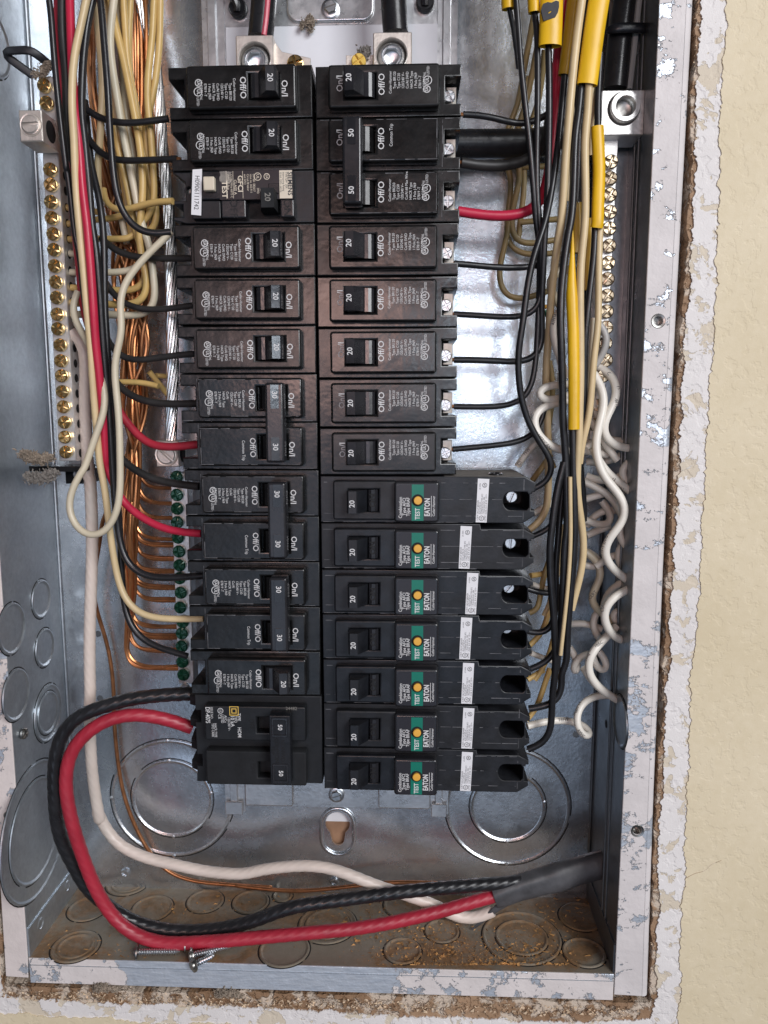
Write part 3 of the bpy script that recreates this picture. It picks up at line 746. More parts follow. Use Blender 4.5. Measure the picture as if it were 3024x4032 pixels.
def build_afci(notch, sx, lab_no, deep=.22, ang=1.25):
    e = empty('arc_fault_breaker', (0, 0, 0))
    top = .385 if notch else .49
    ol = [(0, -.49), (4.26, -.49), (4.50, -.33), (4.50, -.215), (4.42, -.215), (4.40, .13), (4.44, .13), (4.44, .17), (4.50, .17), (4.50, top-.12), (4.28, top), (3.38, top)]
    if notch: ol += [(3.36, .49)]
    ol += [(0, .49)]
    worn(e, [(2.52, .355, 4.24, .355), (2.52, .01, 3.82, .01), (2.52, -.34, 4.24, -.34), (4.262, .2, 4.262, .44), (4.262, -.45, 4.262, -.24), (.03, .36, .27, .36), (.03, -.30, .27, -.30), (.03, -.475, 3.3, -.475)], -.0055, int(sx*100), .007)
    hole = [(3.98+.14*math.cos(R_(t)), -.02+.19*math.sin(R_(t))) for t in range(90, 271, 20)]+[(4.33, -.21), (4.38, -.15), (4.38, .10), (4.33, .17)]
    g = prism([ol, hole], 0, 2.0, .018, 1)
    for z in (.355, .01, -.34): g.join(box(2.52, 3.84 if z == .01 else 4.26, -.004, .02, z-.004, z+.004))
    g.join(box(.04, .26, -.004, .02, .355, .363)); g.join(box(.04, .26, -.004, .02, -.30, -.292)); g.join(box(4.255, 4.265, -.004, .02, -.47, -.24)); g.join(box(4.255, 4.265, -.004, .02, .18, top-.02))
    mk('case', g, 'black_plastic', e)
    mk('hole_floor', box(3.8, 4.42, 1.15, 1.25, -.25, .2), 'black_matt', e)
    mk('terminal_screw', screw_head((4.02, deep, .06), .13, .08, .18, False, ang), 'zinc', e)
    nz = mk('raised_face', prism([rrect(.28, -.41, 1.60, .41, .05, 3), rrect(.60, -.235, 1.24, .235)], -.19, 0, .035, 2), 'black_plastic', e)
    HQ = [(.60, 0), (.60, -.50), (.63, -.53), (.79, -.53), (.81, -.51), (.985, -.25), (1.0, -.1), (1.0, 0)]
    mk('handle', bevelled(extr_profile(HQ, -.225, .225), .018), 'black_plastic', e)
    g = G(); T(g, '20', .155, .705, -.03, -.534, bold=.015); mk('rating_number', g, 'white_print', e)
    on = mk('on_window', extr_profile([(1.0, -.05), (1.02, -.17), (1.08, -.21), (1.15, -.20), (1.21, -.14), (1.23, -.05)], -.225, .225), 'black_shiny', e)
    g = G(); T(g, 'ON', .18, 1.11, 0, -.213, bold=.02); mk('embossed_on', g, 'dark_slot', on)
    lb = mk('test_block', prism([rrect(1.56, -.43, 2.49, .41, .06, 3)], -.34, 0, .045, 2), 'black_shiny', e)
    Y = -.343
    lp = mk('label_plate', prism([rrect(1.62, -.39, 2.43, .35, .05, 3)], Y-.006, Y+.01), 'label_black', lb)
    mk('green_band', prism([rrect(1.92, -.395, 2.165, .355)], Y-.010, Y-.004), 'label_green', lb)
    y = Y-.013; g = G()
    T(g, 'Combination', .098, 1.690, -.345, y, align='LEFT', xs=.86, bold=.012)
    T(g, 'Type AFCI', .098, 1.770, -.29, y, align='LEFT', xs=.86, bold=.012); T(g, 'Type BRAF', .098, 1.850, -.30, y, align='LEFT', xs=.86, bold=.012)
    T(g, 'TEST', .135, 2.045, -.37, y, align='LEFT', xs=.82, bold=.02)
    T(g, 'EATON', .155, 2.245, -.30, y, align='LEFT', xs=.72, bold=.035); g.join(prism([rrect(2.318, -.31, 2.328, .12)], y-.001, y+.001))
    T(g, 'Cutler-Hammer', .075, 2.375, -.30, y, align='LEFT', xs=.86, bold=.01)
    mk('printed_marks', g, 'white_print', lb)
    mk('button_well', lathe([(.125, .0), (.125, .008), (.115, .008), (.112, .004), (.001, .003)], (2.045, Y-.010, .03), 20), 'dark_slot', lb)
    mk('test_button', lathe([(.085, 0), (.085, .05), (.075, .06), (.001, .062)], (2.045, Y-.012, .03), 20), 'button_orange', lb)
    sk = mk('sticker', prism([[(sx-.13, -.47), (sx+.10, -.475), (sx+.14, .44), (sx-.10, .45)]], -.008, -.001), 'label_white', e)
    y = -.010; g = G()
    T(g, 'E-7819', .05, sx-.09, -.43, y, align='LEFT', xs=.8); g.join(ring(sx-.01, -.385, .055, .01, y)); T(g, 'UL', .06, sx-.01, -.385, y, bold=.01); T(g, 'LISTED', .05, sx+.065, -.45, y, align='LEFT', xs=.8)
    for i, s in enumerate(('CIRCUIT BREAKER', 'ALSO LISTED AS', 'COMBINATION TYPE AFCI', '1 POLE ISSUE NO. '+lab_no, 'CU/AL  8-14  60 HZ  120 V~')):
        T(g, s, .05, sx-.085+.042*i, -.30, y, align='LEFT', xs=.72)
    T(g, 'LR 43556', .042, sx-.05, .22, y, align='LEFT', xs=.8); g.join(ring(sx+.045, .31, .05, .009, y)); T(g, 'SA', .06, sx+.045, .31, y, bold=.01)
    mk('sticker_print', g, 'ink', sk)
    return e
def build_gfci():
    e = empty('ground_fault_breaker', (0, 0, 0))
    mk('case', prism([[(0, -.49), (2.86, -.49), (2.60, -.30), (2.60, .05), (2.84, .05), (2.84, .12), (2.66, .12), (2.66, .36), (2.86, .36), (2.86, .42), (2.6, .49), (0, .49)], circ(2.53, -.15, .10, 14)], 0, 2.0, .02, 1), 'black_plastic', e)
    nz = mk('raised_face', prism([rrect(.38, -.43, 2.42, .10, .02), rrect(.72, -.02, 1.0, .09)], NB, 0, .02, 1), 'black_plastic', e)
    lo = prism([rrect(1.84, .105, 2.42, .45, .02)], -.22, 0, .02, 1); mk('lower_step', lo, 'black_plastic', e)
    for x0, x1, s in ((1.32, 1.82, 'OFF'), (.36, .64, 'ON')):
        b = mk('grip_block', prism([rrect(x0, .105, x1, .45, .03)], -.26, 0, .03, 2), 'black_shiny', e)
        g = G(); T(g, s, .21, (x0+x1)/2, .27, -.263); mk('embossed_word', g, 'dark_slot', b)
    mk('slot_floor', box(.66, 1.31, .0, .0+.02, .105, .42), 'dark_slot', e)
    mk('handle', bevelled(extr_profile([(.70, 0), (.70, -.60), (.95, -.60), (1.02, -.3), (1.02, 0)], -.02, .34), .02), 'black_matt', e)
    g = G(); T(g, '20', .16, .825, .15, -.603, bold=.015); mk('rating_number', g, 'grey_print', e)
    mk('trip_window', prism([rrect(.64, -.18, .86, .01, .02)], NB-.03, NB, .01), 'black_shiny', e)
    y = NB-.004
    mk('label_plate', prism([rrect(.38, -.43, 1.83, .11)], y-.002, y+.003), 'label_black', nz)
    mk('worn_label_end', prism([rrect(.39, -.42, .64, .10)], y-.005, y-.001), 'label_beige', nz)
    mk('label_scuff', prism([ragged([(1.57, -.40), (1.82, -.41), (1.81, -.22), (1.60, -.20), (1.57, -.40)], .03, .04, 9)[:-1]], y-.005, y-.001), 'dust_grey', nz)
    y -= .007; g = G()
    T(g, 'GFCI', .145, 1.42, -.34, y, align='LEFT', bold=.02); T(g, 'CLASS A', .075, 1.52, -.26, y, align='LEFT', bold=.01)
    T(g, 'TEST', .15, 1.735, -.24, y, align='LEFT', bold=.02)
    for i, (s, q) in enumerate((('CU/AL Wire 60/75 C', 1.595), ('AWG 25 lb-in', 1.655), ('and GFCI', 1.325), ('Circuit Breaker', 1.265), ('issue no. AO-911', 1.205), ('LISTED  E82617', 1.145), ('Type', 1.0), ('SWD', 1.07), ('HACR', .93))):
        T(g, s, .062, q, -.36 if i not in (6, 7, 8) else -.10, y, align='LEFT', xs=.8)
    g.join(ring(1.07, -.31, .075, .012, y)); T(g, 'UL', .075, 1.07, -.31, y, bold=.01); g.join(ring(.89, -.31, .06, .012, y)); T(g, 'SA', .07, .89, -.31, y)
    for q in (1.365, 1.555, 1.69): g.join(prism([rrect(q, -.42, q+.007, .09)], y-.001, y+.001))
    mk('printed_marks', g, 'label_beige', nz); g = G()
    T(g, 'SIEMENS', .13, .435, -.39, y, align='LEFT', bold=.02, xs=.9)
    for q, s in ((.505, 'TYPE QPF  20A'), (.56, 'Interrupting Rating'), (.615, '10 kA 120V~ 60 Hz')): T(g, s, .055, q, -.39, y, align='LEFT', xs=.85)
    mk('maker_print', g, 'ink', nz)
    mk('test_button', prism([rrect(1.90, -.29, 2.12, -.03, .02)], NB-.16, NB, .025, 1), 'button_beige', e)
    sk = mk('serial_sticker', prism([[(2.17, -.47), (2.36, -.46), (2.42, .38), (2.22, .40)]], NB-.006, NB-.001), 'label_white', e)
    g = G(); T(g, 'H0906111742', .135, 2.295, -.03, NB-.009, rot=86, xs=.83); mk('serial_number', g, 'ink', sk)
    mk('terminal_screw', screw_head((2.53, .25, -.15), .095, .05, .2, False, .5), 'lug_alu', e)
    return e
def build_square():
    e = empty('square_breaker', (0, 0, 0))
    ol = [(0, -1.0), (2.80, -1.0)]
    for z in (-.5, .5): ol += [(2.80, z-.14), (2.68, z-.14), (2.68, z+.12), (2.80, z+.12)]
    ol += [(2.82, .98), (0, .98)]
    mk('case', prism([ol], 0, 2.0, .02, 1), 'black_matt', e)
    for z in (.5, -.5):
        mk('terminal_cover', extr_profile([(2.70, .12), (3.02, .35), (3.06, .9), (2.7, .9)], z+.16, z+.34), 'black_matt', e)
        mk('terminal_cover', extr_profile([(2.70, .12), (3.0, .3), (3.08, .9), (2.7, .9)], z-.36, z-.16), 'black_matt', e)
        nz = mk('raised_face', prism([rrect(.32, z-.36, 2.52, z+.40, .03, 2), rrect(.70, z-.13, 1.38, z+.22)], -.28, 0, .03, 1), 'black_matt', e)
        g = G(); T(g, 'OFF', .14, 1.50, z+.02, -.283); mk('embossed_word', g, 'dark_slot', nz)
        mk('slot_floor', box(.68, 1.40, -.02, .0, z-.14, z+.23), 'dark_slot', e)
        if z < 0:
            y = -.284; g = G()
            T(g, 'TYPE', .095, 1.765, -.71, y, align='LEFT', xs=.8, bold=.01); T(g, 'HOM', .115, 1.765, -.40, y, align='LEFT', xs=.85, bold=.01); T(g, 'TIPO', .085, 1.84, -.65, y, align='LEFT', xs=.8)
            T(g, '10 kA', .115, 1.91, -.66, y, align='LEFT', xs=.9, bold=.01); T(g, '120/240 V~', .085, 1.985, -.62, y, align='LEFT', xs=.75)
            T(g, 'AI/Cu', .085, 2.06, -.66, y, align='LEFT', xs=.8); T(g, 'LISTED', .085, 2.13, -.68, y, align='LEFT', xs=.75); T(g, 'C.B.', .085, 2.19, -.68, y, align='LEFT', xs=.75)
            g.join(ring(2.165, -.76, .062, .012, y)); T(g, 'UL', .07, 2.165, -.76, y)
            T(g, 'HACR TYPE', .08, 2.285, -.48, y, align='LEFT', xs=.75); T(g, 'TIPO CARR', .08, 2.345, -.48, y, align='LEFT', xs=.75); T(g, 'ISSUE NO.', .08, 2.36, -.84, y, align='LEFT', xs=.75)
            T(g, 'DP-4075', .135, 2.45, -.84, y, align='LEFT', xs=.75, bold=.012)
            mk('printed_marks', g, 'white_print', nz); g = G()
            for a, b in ((.10, .085), (.055, .038)): g.join(prism([rrect(1.87-a, -.76-a, 1.87+a, -.76+a), rrect(1.87-b, -.76-b, 1.87+b, -.76+b)], y-.001, y+.001))
            mk('square_emblem', g, 'yellow_print', nz); g = G()
            T(g, '24482', .10, .62, -.83, y, rot=180); mk('date_stamp', g, 'grey_print', nz)
    h = mk('handle_tie', prism([rrect(.60, -.80, 1.05, .72, .02)], -.60, -.30, .025, 1), 'black_plastic', e)
    for z in (.46, -.55):
        mk('number_frame', prism([rrect(.66, z-.21, .99, z+.21), rrect(.70, z-.16, .95, z+.16)], -.625, -.60, .008), 'black_shiny', h)
        g = G(); T(g, '50', .13, .82, z, -.606, bold=.015); mk('rating_number', g, 'white_print', h)
    g = G(); T(g, 'COMMON', .13, .90, -.04, -.603, xs=.9); T(g, 'NONWD', .13, .77, -.04, -.603, xs=.9); T(g, 'TRIP', .10, .98, -.04, -.603); mk('embossed_words', g, 'dark_slot', h)
    return e
def place(e, side, xi, y0px, y1px, n, lab, cat='circuit breaker', group=None, xpx=None):
    a, b = at(xpx[0], y0px, 0), at(xpx[1], y1px, 0)
    e.location = Vector(((a[0]+b[0])/2, 0, (a[2]+b[2])/2))*S
    e.rotation_euler = (rnd.uniform(-.006, .006), (math.pi if side == 'L' else 0)+rnd.uniform(-.004, .004), rnd.uniform(-.008, .008))
    e.location.y += rnd.uniform(-.015, .015)*S
    e.scale = (1, 1, (a[2]-b[2])/n*.997)
    tag(e, lab, cat, group)
RB = [(1242,260),(1245,467),(1248,675),(1247,881),(1248,1088),(1251,1291),(1255,1491),(1258,1684),(1261,1871.5),(1264,2058),(1267,2240),(1269,2416),(1273,2594),(1275,2768),(1276.5,2941),(1277,3107)]
LB = [(1227,252),(1230,463),(1233,668),(1239,877),(1242,1087),(1242,1280),(1246,1471),(1250,1667),(1253,1850),(1255,2032),(1258,2213),(1260,2389.5),(1260,2565),(1263,2740),(1268,2915),(1273,3089)]
def putR(e, i, n, lab, **k): place(e, 'R', 0, RB[i][1], RB[i+n][1], n, lab, xpx=(RB[i][0], RB[i+n][0]), **k)
def putL(e, i, n, lab, **k): place(e, 'L', 0, LB[i][1], LB[i+n][1], n, lab, xpx=(LB[i][0], LB[i+n][0]), **k)
GS = '20 amp single breakers with printed faces'
sR = build_single('R'); sL = build_single('L')
putR(sR, 0, 1, 'black 20 amp breaker at the top of the right column under the lug', group=GS)
for i, lab in ((3, 'glossy black 20 amp breaker right below the 50 amp breaker in the right column'), (4, 'glossy 20 amp breaker second below the 50 amp breaker in the right column'),
               (5, 'glossy 20 amp breaker third below the 50 amp one, its On mark washed out'), (6, 'glossy 20 amp breaker directly above the lowest printed one in the right column'),
               (7, 'lowest printed 20 amp breaker, directly above the breakers with green labels')):
    putR(copy_tree(sR), i, 1, lab, group=GS)
putL(sL, 0, 1, 'black 20 amp breaker at the top of the left column', group=GS)
for i, lab in ((1, 'black 20 amp breaker above the one with the serial number sticker'), (3, 'black 20 amp breaker directly below the one with the serial number sticker'),
               (4, 'black 20 amp breaker second below the serial number sticker, left column'), (5, 'black 20 amp breaker just above the topmost 30 amp double breaker'),
               (12, 'black single breaker with shiny toggle, between the 30 amp and left 50 amp doubles')):
    putL(copy_tree(sL), i, 1, lab, group=GS)
putL(build_gfci(), 2, 1, 'black ground fault breaker with beige test button and white serial sticker')
d50 = build_double('R', '50', 'BR250', 'C250', 'Cu/Al #8 Max Wire'); putR(d50, 1, 2, '50 amp double breaker with tied handle in the right column', cat='double breaker')
d30 = build_double('L', '30', 'BR230', 'C230', 'Cu/Al'); putL(d30, 6, 2, 'topmost of the three 30 amp double breakers', cat='double breaker', group='30 amp double breakers')
putL(copy_tree(d30), 8, 2, 'middle one of the three 30 amp double breakers', cat='double breaker', group='30 amp double breakers')
putL(copy_tree(d30), 10, 2, 'lowest of the three 30 amp double breakers', cat='double breaker', group='30 amp double breakers')
putL(build_square(), 13, 2, 'matt black 50 amp double breaker with yellow square emblem at the left bottom', cat='double breaker')
SX = (3.40, 3.05, 3.20, 3.08, 3.13, 3.15, 3.14)
AL = ('topmost breaker with a green test label, its body top dusty', 'second breaker with a green test label from the top', 'third green label breaker, a scratch above its sticker', 'middle one of the seven breakers with green test labels',
      'third breaker with a green test label from the bottom', 'breaker with green test label just above the lowest one', 'lowest breaker with a green test label')
for k in range(7):
    af = build_afci(k > 0, SX[k], ('1004', '1005')[k % 2], (.15, .22, .34, .6, 1.1, 1.1, 1.1)[k], (1.2, 1.5, .9, .4, 0, 0, 0)[k])
    if k == 0:
        mk('dust_film', extr_profile([(2.6, .02), (4.26, .02), (4.26, 1.6), (2.6, 1.6)], .4905, .494), 'dust_grey', af)
        tr = [(3.72+.13*math.cos(t), .45+.2*math.sin(t), .50) for t in np.linspace(0, 2*math.pi, 22)]
        mk('eyelet', tube(np.array(tr), .03, 8), 'black_shiny', af)
    putR(af, 8+k, 1, AL[k], cat='circuit breaker', group='arc fault breakers with green test labels')
# ------------------------------------------------------------------ neutral and ground bars
def bar_thing(name, lab, pl, pr, Y, th, mat, screws, sr, smat, holes_dx=None, extra=None):
    """pl/pr: top and bottom picture points of the left and right edge"""
    A = [at(*p, Y) for p in pl]; B = [at(*p, Y) for p in pr]
    o = tuple((A[0]+A[1]+B[0]+B[1])/4)
    e = empty(name, o, lab, 'terminal bar')
    mk('bar', prism([[(A[1][0], A[1][2]), (B[1][0], B[1][2]), (B[0][0], B[0][2]), (A[0][0], A[0][2])]], Y, Y+th, .018), mat, e, o)
    base = None
    for i, (x, y) in enumerate(screws):
        c = at(x, y, Y-.06)
        s_ = mk('bar_screw', screw_head((0, 0, 0), sr, .07, .2, True), smat[i % len(smat)] if isinstance(smat, (list, tuple)) else smat, e) if base is None else base.copy()
        if base is None: base = s_
        else: COL.objects.link(s_)
        s_.location = Vector(np.array(c)-np.array(o))*S; s_.rotation_euler = (rnd.uniform(-.06, .06), rnd.uniform(0, 3.1), rnd.uniform(-.06, .06))
        if holes_dx:
            hx = B[0][0]+(B[1][0]-B[0][0])*(c[2]-B[0][2])/(B[1][2]-B[0][2])
            mk('wire_hole', lathe([(.095, .004), (.08, .006), (.001, .006)], (hx, Y+th*.5, c[2]-.04), 14, '+x'), 'dark_slot', e, o)
    return e, o
LS = [(175,338),(184,407),(199,669),(201,729),(202,796),(205,859),(211,922),(214,984),(217,1048),(221,1111),(224,1172),(227,1238),(229,1295),(238,1359),(241,1421),(244,1480),(247,1542),(251,1602),(255,1663),(257,1721),(261,1780)]
lb_, lo_ = bar_thing('neutral_bar', 'neutral bar with brass screws on the left side of the box', ((150, 300), (233, 1816)), ((212, 300), (300, 1816)), .9, .5, 'aluminium', LS, .145, 'brass', True)
def cube_lug(name, x0, y0, x1, y1, Y, d, lab, sc, sr, ang):
    a, b = at(x0, y0, Y), at(x1, y1, Y); o = tuple((a+b)/2); e = empty(name, o, lab, 'terminal lug')
    mk('lug_body', box(a[0], b[0], Y, Y+d, b[2], a[2], .02), 'lug_alu', e, o)
    c = at(*sc, Y); r = abs(at(sc[0]+sr, sc[1], Y)[0]-c[0])
    mk('set_screw', screw_head((c[0], Y-.01, c[2]), r, .05, .16, False, ang, 26), 'lug_alu', e, o)
    mk('screw_rim', lathe([(r*1.22, -.002), (r*1.18, .012), (r*1.05, .004), (.001, .004)], (c[0], Y, c[2]), 26), 'lug_alu', e, o)
    mk('wire_hole', lathe([(min(a[2]-b[2], d)*.36, .004), (min(a[2]-b[2], d)*.30, -.02+.03), (.001, .012)], (b[0], Y+d*.5, (a[2]+b[2])/2), 22, '+x'), 'dark_slot', e, o)
    return e, o
cube_lug('neutral_lug', 72, 433, 169, 556, .05, .75, 'square grey metal lug on the left neutral bar', (122, 492), 36, .05)
pl_ = at(268, 300, 1.55); pl2 = at(318, 1830, 1.55)
bs = empty('bar_support', tuple((pl_+pl2)/2), 'bright metal support strip beside the brass screw bar', 'bracket'); bso = tuple((pl_+pl2)/2)
mk('strip', prism([[(pl_[0]-.55, pl_[2]), (pl2[0]-.55, pl2[2]), (pl2[0], pl2[2]), (pl_[0], pl_[2])]], 1.55, 1.62, .01), 'bright_metal', bs, bso)
# black plastic standoff under the bar
k = at(230, 1855, .8); ko = tuple(k)
bk = empty('bar_standoff', ko, 'black plastic standoff under the left neutral bar', 'bracket')
a, b = at(112, 1836, .75), at(322, 1858, .75); mk('arm', box(a[0], b[0], .75, 1.5, b[2], a[2], .02), 'black_gloss', bk, ko)
a, b = at(255, 1850, 1.3), at(340, 1905, 1.3); mk('foot', box(a[0], b[0], 1.3, 2.5, b[2], a[2], .02), 'black_gloss', bk, ko)
c = at(308, 1868, 1.25); mk('foot_screw', screw_head(tuple(c), .11, .05, .2, True, .4), 'zinc', bk, ko)
C = spline([at(x, y, d) for x, y, d in ((208, 268, 1.0), (160, 226, .8), (120, 201, .7), (60, 199, .7), (24, 206, .75), (30, 222, .8), (75, 258, .9), (130, 297, 1.0))], .06)
tag(mk('bar_hook', tube(C, .085, 8, flat=.55), 'black_plastic', None, tuple(C[20])), 'bent black plastic hook holding the top of the left neutral bar', 'hook')
RS = [(2404,639),(2401,704),(2401,768),(2400,836),(2397,901),(2397,969),(2393,1036),(2391,1100),(2390,1165),(2387,1227),(2386,1290),(2383,1352),(2385,1418),(2358,1597),(2372,1480),(2343,1672)]
bar_thing('neutral_bar', 'neutral bar with dark grey screws on the right side of the box', ((2368, 545), (2320, 1730)), ((2436, 545), (2375, 1730)), 1.0, .5, 'aluminium', RS, .15, 'screw_bronze')
e, c, o = socket_lug('neutral_lug', 2370, 355, 2534, 531, .7, .8, (2456, 428), 62, 'large square lug with a round screw on the right neutral bar', False, 'aluminium')
mk('screw_ring', lathe([(.30, -.1), (.30, .09), (.285, .12), (.205, .12), (.195, .09), (.19, -.20), (.001, -.24)], (c[0]+.02, .72, c[2]+.02), 28), 'aluminium', e, o)
mk('socket_shade', lathe([(.186, -.12), (.1, -.16), (.001, -.14)], (c[0]+.02, .72, c[2]+.02), 20), 'steel_dark', e, o)
a, b = at(2432, 535, 1.75), at(2478, 1600, 1.75)
tag(mk('mounting_strip', bevelled(extr_profile([(a[0]-.5, 1.75), (a[0]+.28, 1.75), (a[0]+.28, 2.6), (a[0]+.24, 2.6), (a[0]+.24, 1.79), (a[0]-.5, 1.79)], b[2], a[2]), .008), 'galv_shaded', None, tuple(a)), 'grey steel strip behind the right neutral bar', 'bracket')
gx = [(697,1878),(698,1948),(699,2002),(699,2056),(702,2116),(706,2171),(708,2225),(708,2276),(713,2333),(711,2391),(720,2448),(717,2493),(717,2544),(719,2605),(723,2656)]
ge, go = bar_thing('ground_bar', 'ground bar with green screws left of the lower left breakers', ((670, 1862), (703, 2692)), ((738, 1862), (764, 2692)), 1.75, .4, 'aluminium', gx, .15, 'green_screw')
c = at(727, 2712, 1.7); mk('end_screw', screw_head(tuple(c), .13, .09, .2, False, .3), 'zinc', ge, go)
e, o = cube_lug('ground_lug', 612, 1735, 706, 1838, 1.35, .6, 'square lug with slotted screw at the top of the ground bar', (656, 1790), 38, -.75)

# ------------------------------------------------------------------ left wires
BW = 'left bundle wires'
wire('G1 -22,-60;H7 620,0 650,400 690,900 740,1400 800,1900 840,2212;A1 430,1050 470,1350 500,1600;G3 205,120 245,500 320,900;G4 345,100 400,400', [.35, .3, .5, .8], .065, 'ins_black', 'thin black wire leftmost of the bundle over the brass bar', group=BW)
wire('G1 85,-40 85,250 120,600 118,950;G2 150,300 175,700;G3 260,200 330,600', [.6, .55, .8, 1.0], .085, 'ins_black_dull', 'thick dull black wire just left of the pink red wire at the top', group=BW)
wire('G1 142,-40 142,0 150,200 156,400 170,700;G2 195,60 215,230 235,550 270,800;G3 275,0 300,300 320,600 335,850;G4 335,0 360,200 390,500 405,700 420,940;C1 690,0 715,120 755,210 800,295 860,350 920,390 1020,450 1140,485 1315,499', [.5, .2, .12, .2, .45, .7, .5], .088, 'ins_red', 'bright red wire ending at the middle 30 amp double breaker', group=BW)
wire('G1 55,-40 58,240 75,450 90,700;G2 112,150 135,320 165,700;G3 205,180 225,400 257,650;B1 620,760 680,950 740,1130 800,1230 880,1330 960,1408 1050,1430 1300,1409', [.8, .7, .7, .9, .8, .5], .088, 'ins_red_dark', 'dark red stranded wire ending at the topmost 30 amp double breaker', group=BW, seg=16, lobes=7, amp=.03, twist=9)
wire('G1 275,-40 265,0 235,150 200,300 165,500 160,650 165,950;G2 172,100 178,300 192,600 215,850;G3 215,0 240,250 262,500 285,750;B1 595,800 605,1000 635,1350 660,1600;C1 665,100 690,250 720,500 760,750 810,920 900,1020 1000,1050 1150,1058 1330,1054', [.2, 0, .15, .3, .5, .6, .5], .078, 'ins_tan', 'tan wire in front of the left bundle ending at the lowest 30 amp double breaker', group=BW)
wire('G1 325,-40 310,0 270,200 245,420 235,600 235,950;G2 245,100 262,300 292,600 315,900;G3 335,100 352,300 375,600 395,900;G4 420,300 445,600 465,940;C1 745,200 775,500 820,680 900,760 1020,790 1330,773', [.45, .2, .3, .5, .6, .5], .080, 'ins_black', 'thick black wire beside the tan one ending at the lowest 30 amp double breaker', group=BW)
wire('G2 255,-100 275,150 315,450 360,600 385,800;G3 395,0 402,300 405,600 425,900;G4 440,300 475,700;C1 765,250 785,500 800,850 830,1050 900,1170 1000,1230 1140,1275 1225,1300', [.9, .5, .5, .7, .8, .6], .075, 'ins_black', 'black wire curving under the tan one to the single breaker below the doubles', group=BW)
wire('G1 365,-40 375,0 390,200 410,450 430,700 440,950;G2 440,60 452,250 470,450 500,650 560,780 640,870 740,905 902,882', [.3, .15, .2, .35], .072, 'ins_black', 'thin glossy black wire crossing the tan wires to below the serial sticker', group=BW)
HG = 'black wires running sideways to the left breakers'
wire('G1 230,790 275,840 340,880 470,920 640,925 760,905 880,890', [.6, .55, .5], .07, 'ins_black', 'topmost sideways black wire, to the top left breaker', group=HG)
w = wire('G2 235,120 280,170 330,260 400,330 520,350 700,345 950,335', [.7, .6, .4], .07, 'ins_black', 'sideways black wire with a bare copper end, second from the top on the left', group=HG)
C = o_c[w.name]; d = C[-1]-C[-4]; d /= np.linalg.norm(d)
mk('copper_end', tube(np.array([C[-1], C[-1]+d*.03, C[-1]+d*.07]), .038, 8), 'copper', w, tuple(C[len(C)//2]))
for spec, lab, r, dd in (('B1 660,60 700,110 760,150 860,185 980,193 1255,195', 'sideways black wire to the breaker below the serial sticker, crossed by the white loop wire', .072, [1.0, .6]),
    ('B1 665,300 690,360 740,440 820,500 930,530 1060,528 1262,502', 'sideways black wire to the second breaker below the serial sticker', .068, [1.0, .6]),
    ('B1 690,700 720,770 780,840 870,865 1000,850 1120,830 1272,818', 'sideways black wire to the breaker just above the doubles', .072, [1.0, .6]),
    ('B1 740,980 780,1040 840,1085 930,1125 1050,1145 1290,1142', 'sideways black wire to the upper pole of the topmost 30 amp double', .08, [1.0, .6]),
    ('B1 740,1420 780,1500 850,1560 940,1610;C1 980,140 1080,165 1300,192', 'sideways black wire to the upper pole of the middle 30 amp double', .085, [1.0, .6])):
    w = wire(spec, dd, r, 'ins_black_dull', lab, group=HG)
TG = 'yellowed wires in the left bundle'
wire('G2 395,560 400,690 440,720 500,725 560,725 640,700 720,665 800,655 915,652', [1.0, .8, .45], .07, 'ins_yellowtan', 'yellowed wire ending at the breaker with the serial sticker', group=TG)
wire('A1 620,-60 625,0 645,250 668,480 665,700 650,950 635,1150 650,1300', [.8, .6, .9], .075, 'ins_tan', 'tan wire passing behind the two sideways black wires, left of the glossy black one', group=TG)
wire('A1 752,-60 745,0 725,150 715,270 735,450 760,600 800,850 850,1100 900,1350 950,1550;B1 970,60 990,200 1005,350 1022,440 1010,520 960,565 850,570 700,560 500,560 460,562', [.7, .7, .9, .9, .95, 1.1], .08, 'ins_cream', 'pale wire bending sideways lowest to the sixth brass screw from the cream loop', group=TG)
wire('A1 715,-60 730,60 760,200 800,350 850,600 890,800 920,1000 935,1250;B1 905,80 930,200 962,350 970,430 925,490 820,503 700,492 460,485', [.8, .8, .8, 1.0, 1.1], .08, 'ins_yellowtan', 'yellow tan wire bending sideways just above the lowest pale one', group=TG)
wire('A1 805,-60 805,0 822,200 830,400 870,600 910,800 950,1050 1000,1250 1030,1400 1022,1500 980,1540 900,1500', [.9, .9, 1.0, 1.2], .075, 'ins_yellowtan', 'yellow tan wire hooking back left beside the serial sticker breaker', group=TG)
wire('A1 1010,-60 1005,0 995,250 970,450 960,650 985,850 1000,1100 1012,1300 990,1420 930,1450', [.7, .7, 1.0], .072, 'ins_yellowtan', 'left one of the two yellow tan wires standing apart right of the copper', group=TG)
wire('A1 1050,-60 1045,0 1045,250 1020,500 985,700 950,800 960,1000 985,1250 975,1400', [.75, .8, 1.2], .072, 'ins_yellowtan', 'right one of the two yellow tan wires standing apart right of the copper', group=TG)
wire('A1 700,350 735,680 760,900 800,1100 840,1250 870,1450 905,1580;B1 935,150 950,260 965,340 940,388 840,412 740,402 450,385', [1.1, 1.0, 1.1, 1.15], .075, 'ins_yellowtan', 'yellow tan wire looping left across the copper above the other two loops', group=TG)
wire('A1 770,700 800,900 850,1150 900,1400 940,1600;B1 955,160 955,220 910,262 820,285 690,287 450,285', [1.2, 1.15, 1.15], .075, 'ins_cream', 'cream wire crossing the copper below the topmost black sideways loop', group=TG)
wire('A1 830,750 860,1000 890,1300 900,1500 880,1575;B1 890,80 800,68 700,66 440,70', [1.25, 1.15, 1.15], .07, 'ins_yellowtan', 'yellow tan wire crossing the copper level with the pale diagonal end', group=TG)
